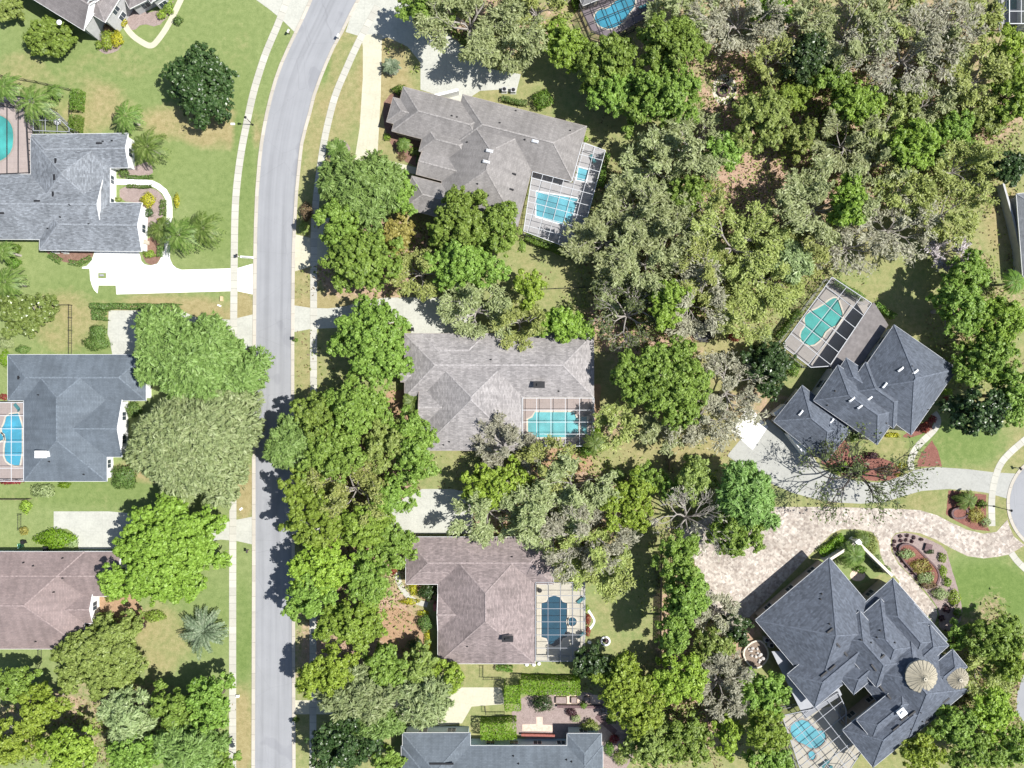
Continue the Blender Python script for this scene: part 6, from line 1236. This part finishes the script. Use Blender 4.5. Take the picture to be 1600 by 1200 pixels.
# trampoline, fountain, parasol, dish, stones
q = G(1098, 518); t = thing('trampoline', 'round black trampoline under the grey bare oak', 'trampoline', q); mb = MB(); mb.cyl(q[0], q[1], .75, .78, 1.9, 1.9, 28); mb.build('mat', M['black'], t); mb = MB(); pts = [(q[0] + 2.1 * cos(2 * pi * i / 28), q[1] + 2.1 * sin(2 * pi * i / 28), .8) for i in range(29)]; mb.tube(pts, [.09] * 29, 6); mb.build('rim', M['dark'], t)
for i in range(5): a = 2 * pi * i / 5; mb = MB(); mb.tube([(q[0] + 2.05 * cos(a), q[1] + 2.05 * sin(a), 0), (q[0] + 2.05 * cos(a), q[1] + 2.05 * sin(a), .8)], [.05, .05], 6); mb.build('leg', M['silver'], t)
q = G(946, 1001); t = thing('birdbath', 'round white fountain basin on the back lawn', 'fountain', q); mb = MB(); n = 24
for z, rr in ((0, .95), (.35, .95), (.35, .65), (.12, .6)): mb.v += [(q[0] + rr * cos(2 * pi * i / n), q[1] + rr * sin(2 * pi * i / n), z) for i in range(n)]
for k in range(3): mb.f += [(k * n + i, k * n + (i + 1) % n, (k + 1) * n + (i + 1) % n, (k + 1) * n + i) for i in range(n)]
mb.build('basin', M['white'], t); mb = MB(); mb.cyl(q[0], q[1], 0.02, .5, .45, .25, 14); mb.build('pedestal', M['stone'], t)
q = G(981, 1163); t = thing('parasol', 'magenta parasol among the flowers right of the steel blue house', 'parasol', q); mb = MB(); mb.tube([(q[0], q[1], 0), (q[0], q[1], 2.3)], [.03, .03], 8); mb.build('pole', M['white'], t); mb = MB(); n = 8; mb.add([(q[0] + .85 * cos(2 * pi * i / n), q[1] + .85 * sin(2 * pi * i / n), 1.95) for i in range(n)] + [(q[0], q[1], 2.35)], [(i, (i + 1) % n, n) for i in range(n)]); mb.build('canopy', M['magenta'], t)
sheet('edging', [(914, 948), (918, 945), (921, 953), (927, 962), (931, 970), (927, 979), (921, 986), (919, 982), (925, 976), (928, 970), (924, 963), (918, 955)], .03, M['white'], 1)
for i, (x, y) in enumerate(((823, 1038), (834, 1038), (842, 1036.5), (921, 1003))):
    q = G(x, y); mb = MB(); mb.sphere(q[0], q[1], .18, .4, .36, .26, 10, 6); o = mb.build('stone', M['white'], None, q); tag(o, 'white ' + ('stone at the left under the lower eave', 'stone in the middle under the lower eave', 'stone at the right under the lower eave', 'stone at the end of the scalloped edging')[i], 'stone', 'white edging stones')
q = G(1449, 855); t = thing('stone_bench', 'dark square stone block bench in the loop bed', 'bench', q); mb = MB(); mb.box(q[0], q[1], .32, .45, 1.3, 1.5, R(-15)); mb.build('seat', M['stone'], t)
for a in (-.5, .5): mb = MB(); mb.box(q[0], q[1] + a, 0, .32, 1.1, .25, R(-15)); mb.build('leg', M['stone'], t)
# stone bed with rocks beside the mansion
P4 = [(1155, 1016), (1186, 990), (1202, 1028), (1178, 1052)]
ring_wall([(1153, 1017), (1186, 992), (1206, 1024), (1178, 1051)], .5, .3, 'square planter of pale rocks beside the mansion', M['cream'], fill=M['wood'])
rr = random.Random(3)
for i in range(14):
    q = G(1180 + rr.uniform(-13, 13), 1022 + rr.uniform(-12, 12)); mb = MB(); mb.sphere(0, 0, 0, rr.uniform(.22, .45), rr.uniform(.2, .35), .22, 7, 5); mb.v = [(a + rr.uniform(-.05, .05), b + rr.uniform(-.05, .05), c) for a, b, c in mb.v]; mb.v = [(a + q[0], b + q[1], c + .5) for a, b, c in mb.v]
    o = mb.build('rock', M['rock'], None, (q[0], q[1], .5)); tag(o, 'pale rock heaped in the square planter beside the mansion', 'rock', 'pale rocks in the square planter')
# scattered small annuals in the loop bed
for i, (x, y) in enumerate([(1398, 846), (1407, 838), (1418, 837), (1428, 840), (1440, 843), (1399, 858), (1403, 866), (1410, 876), (1417, 885), (1425, 895), (1433, 905), (1440, 913), (1396, 852), (1416, 844), (1408, 845), (1425, 846)]):
    shrub(x, y, 3, 3, .35, 'purple', 'tiny dark annual planted in a row round the oval planter', name='annual_plant', cat='plant', size=.16, group='annuals in the loop bed')
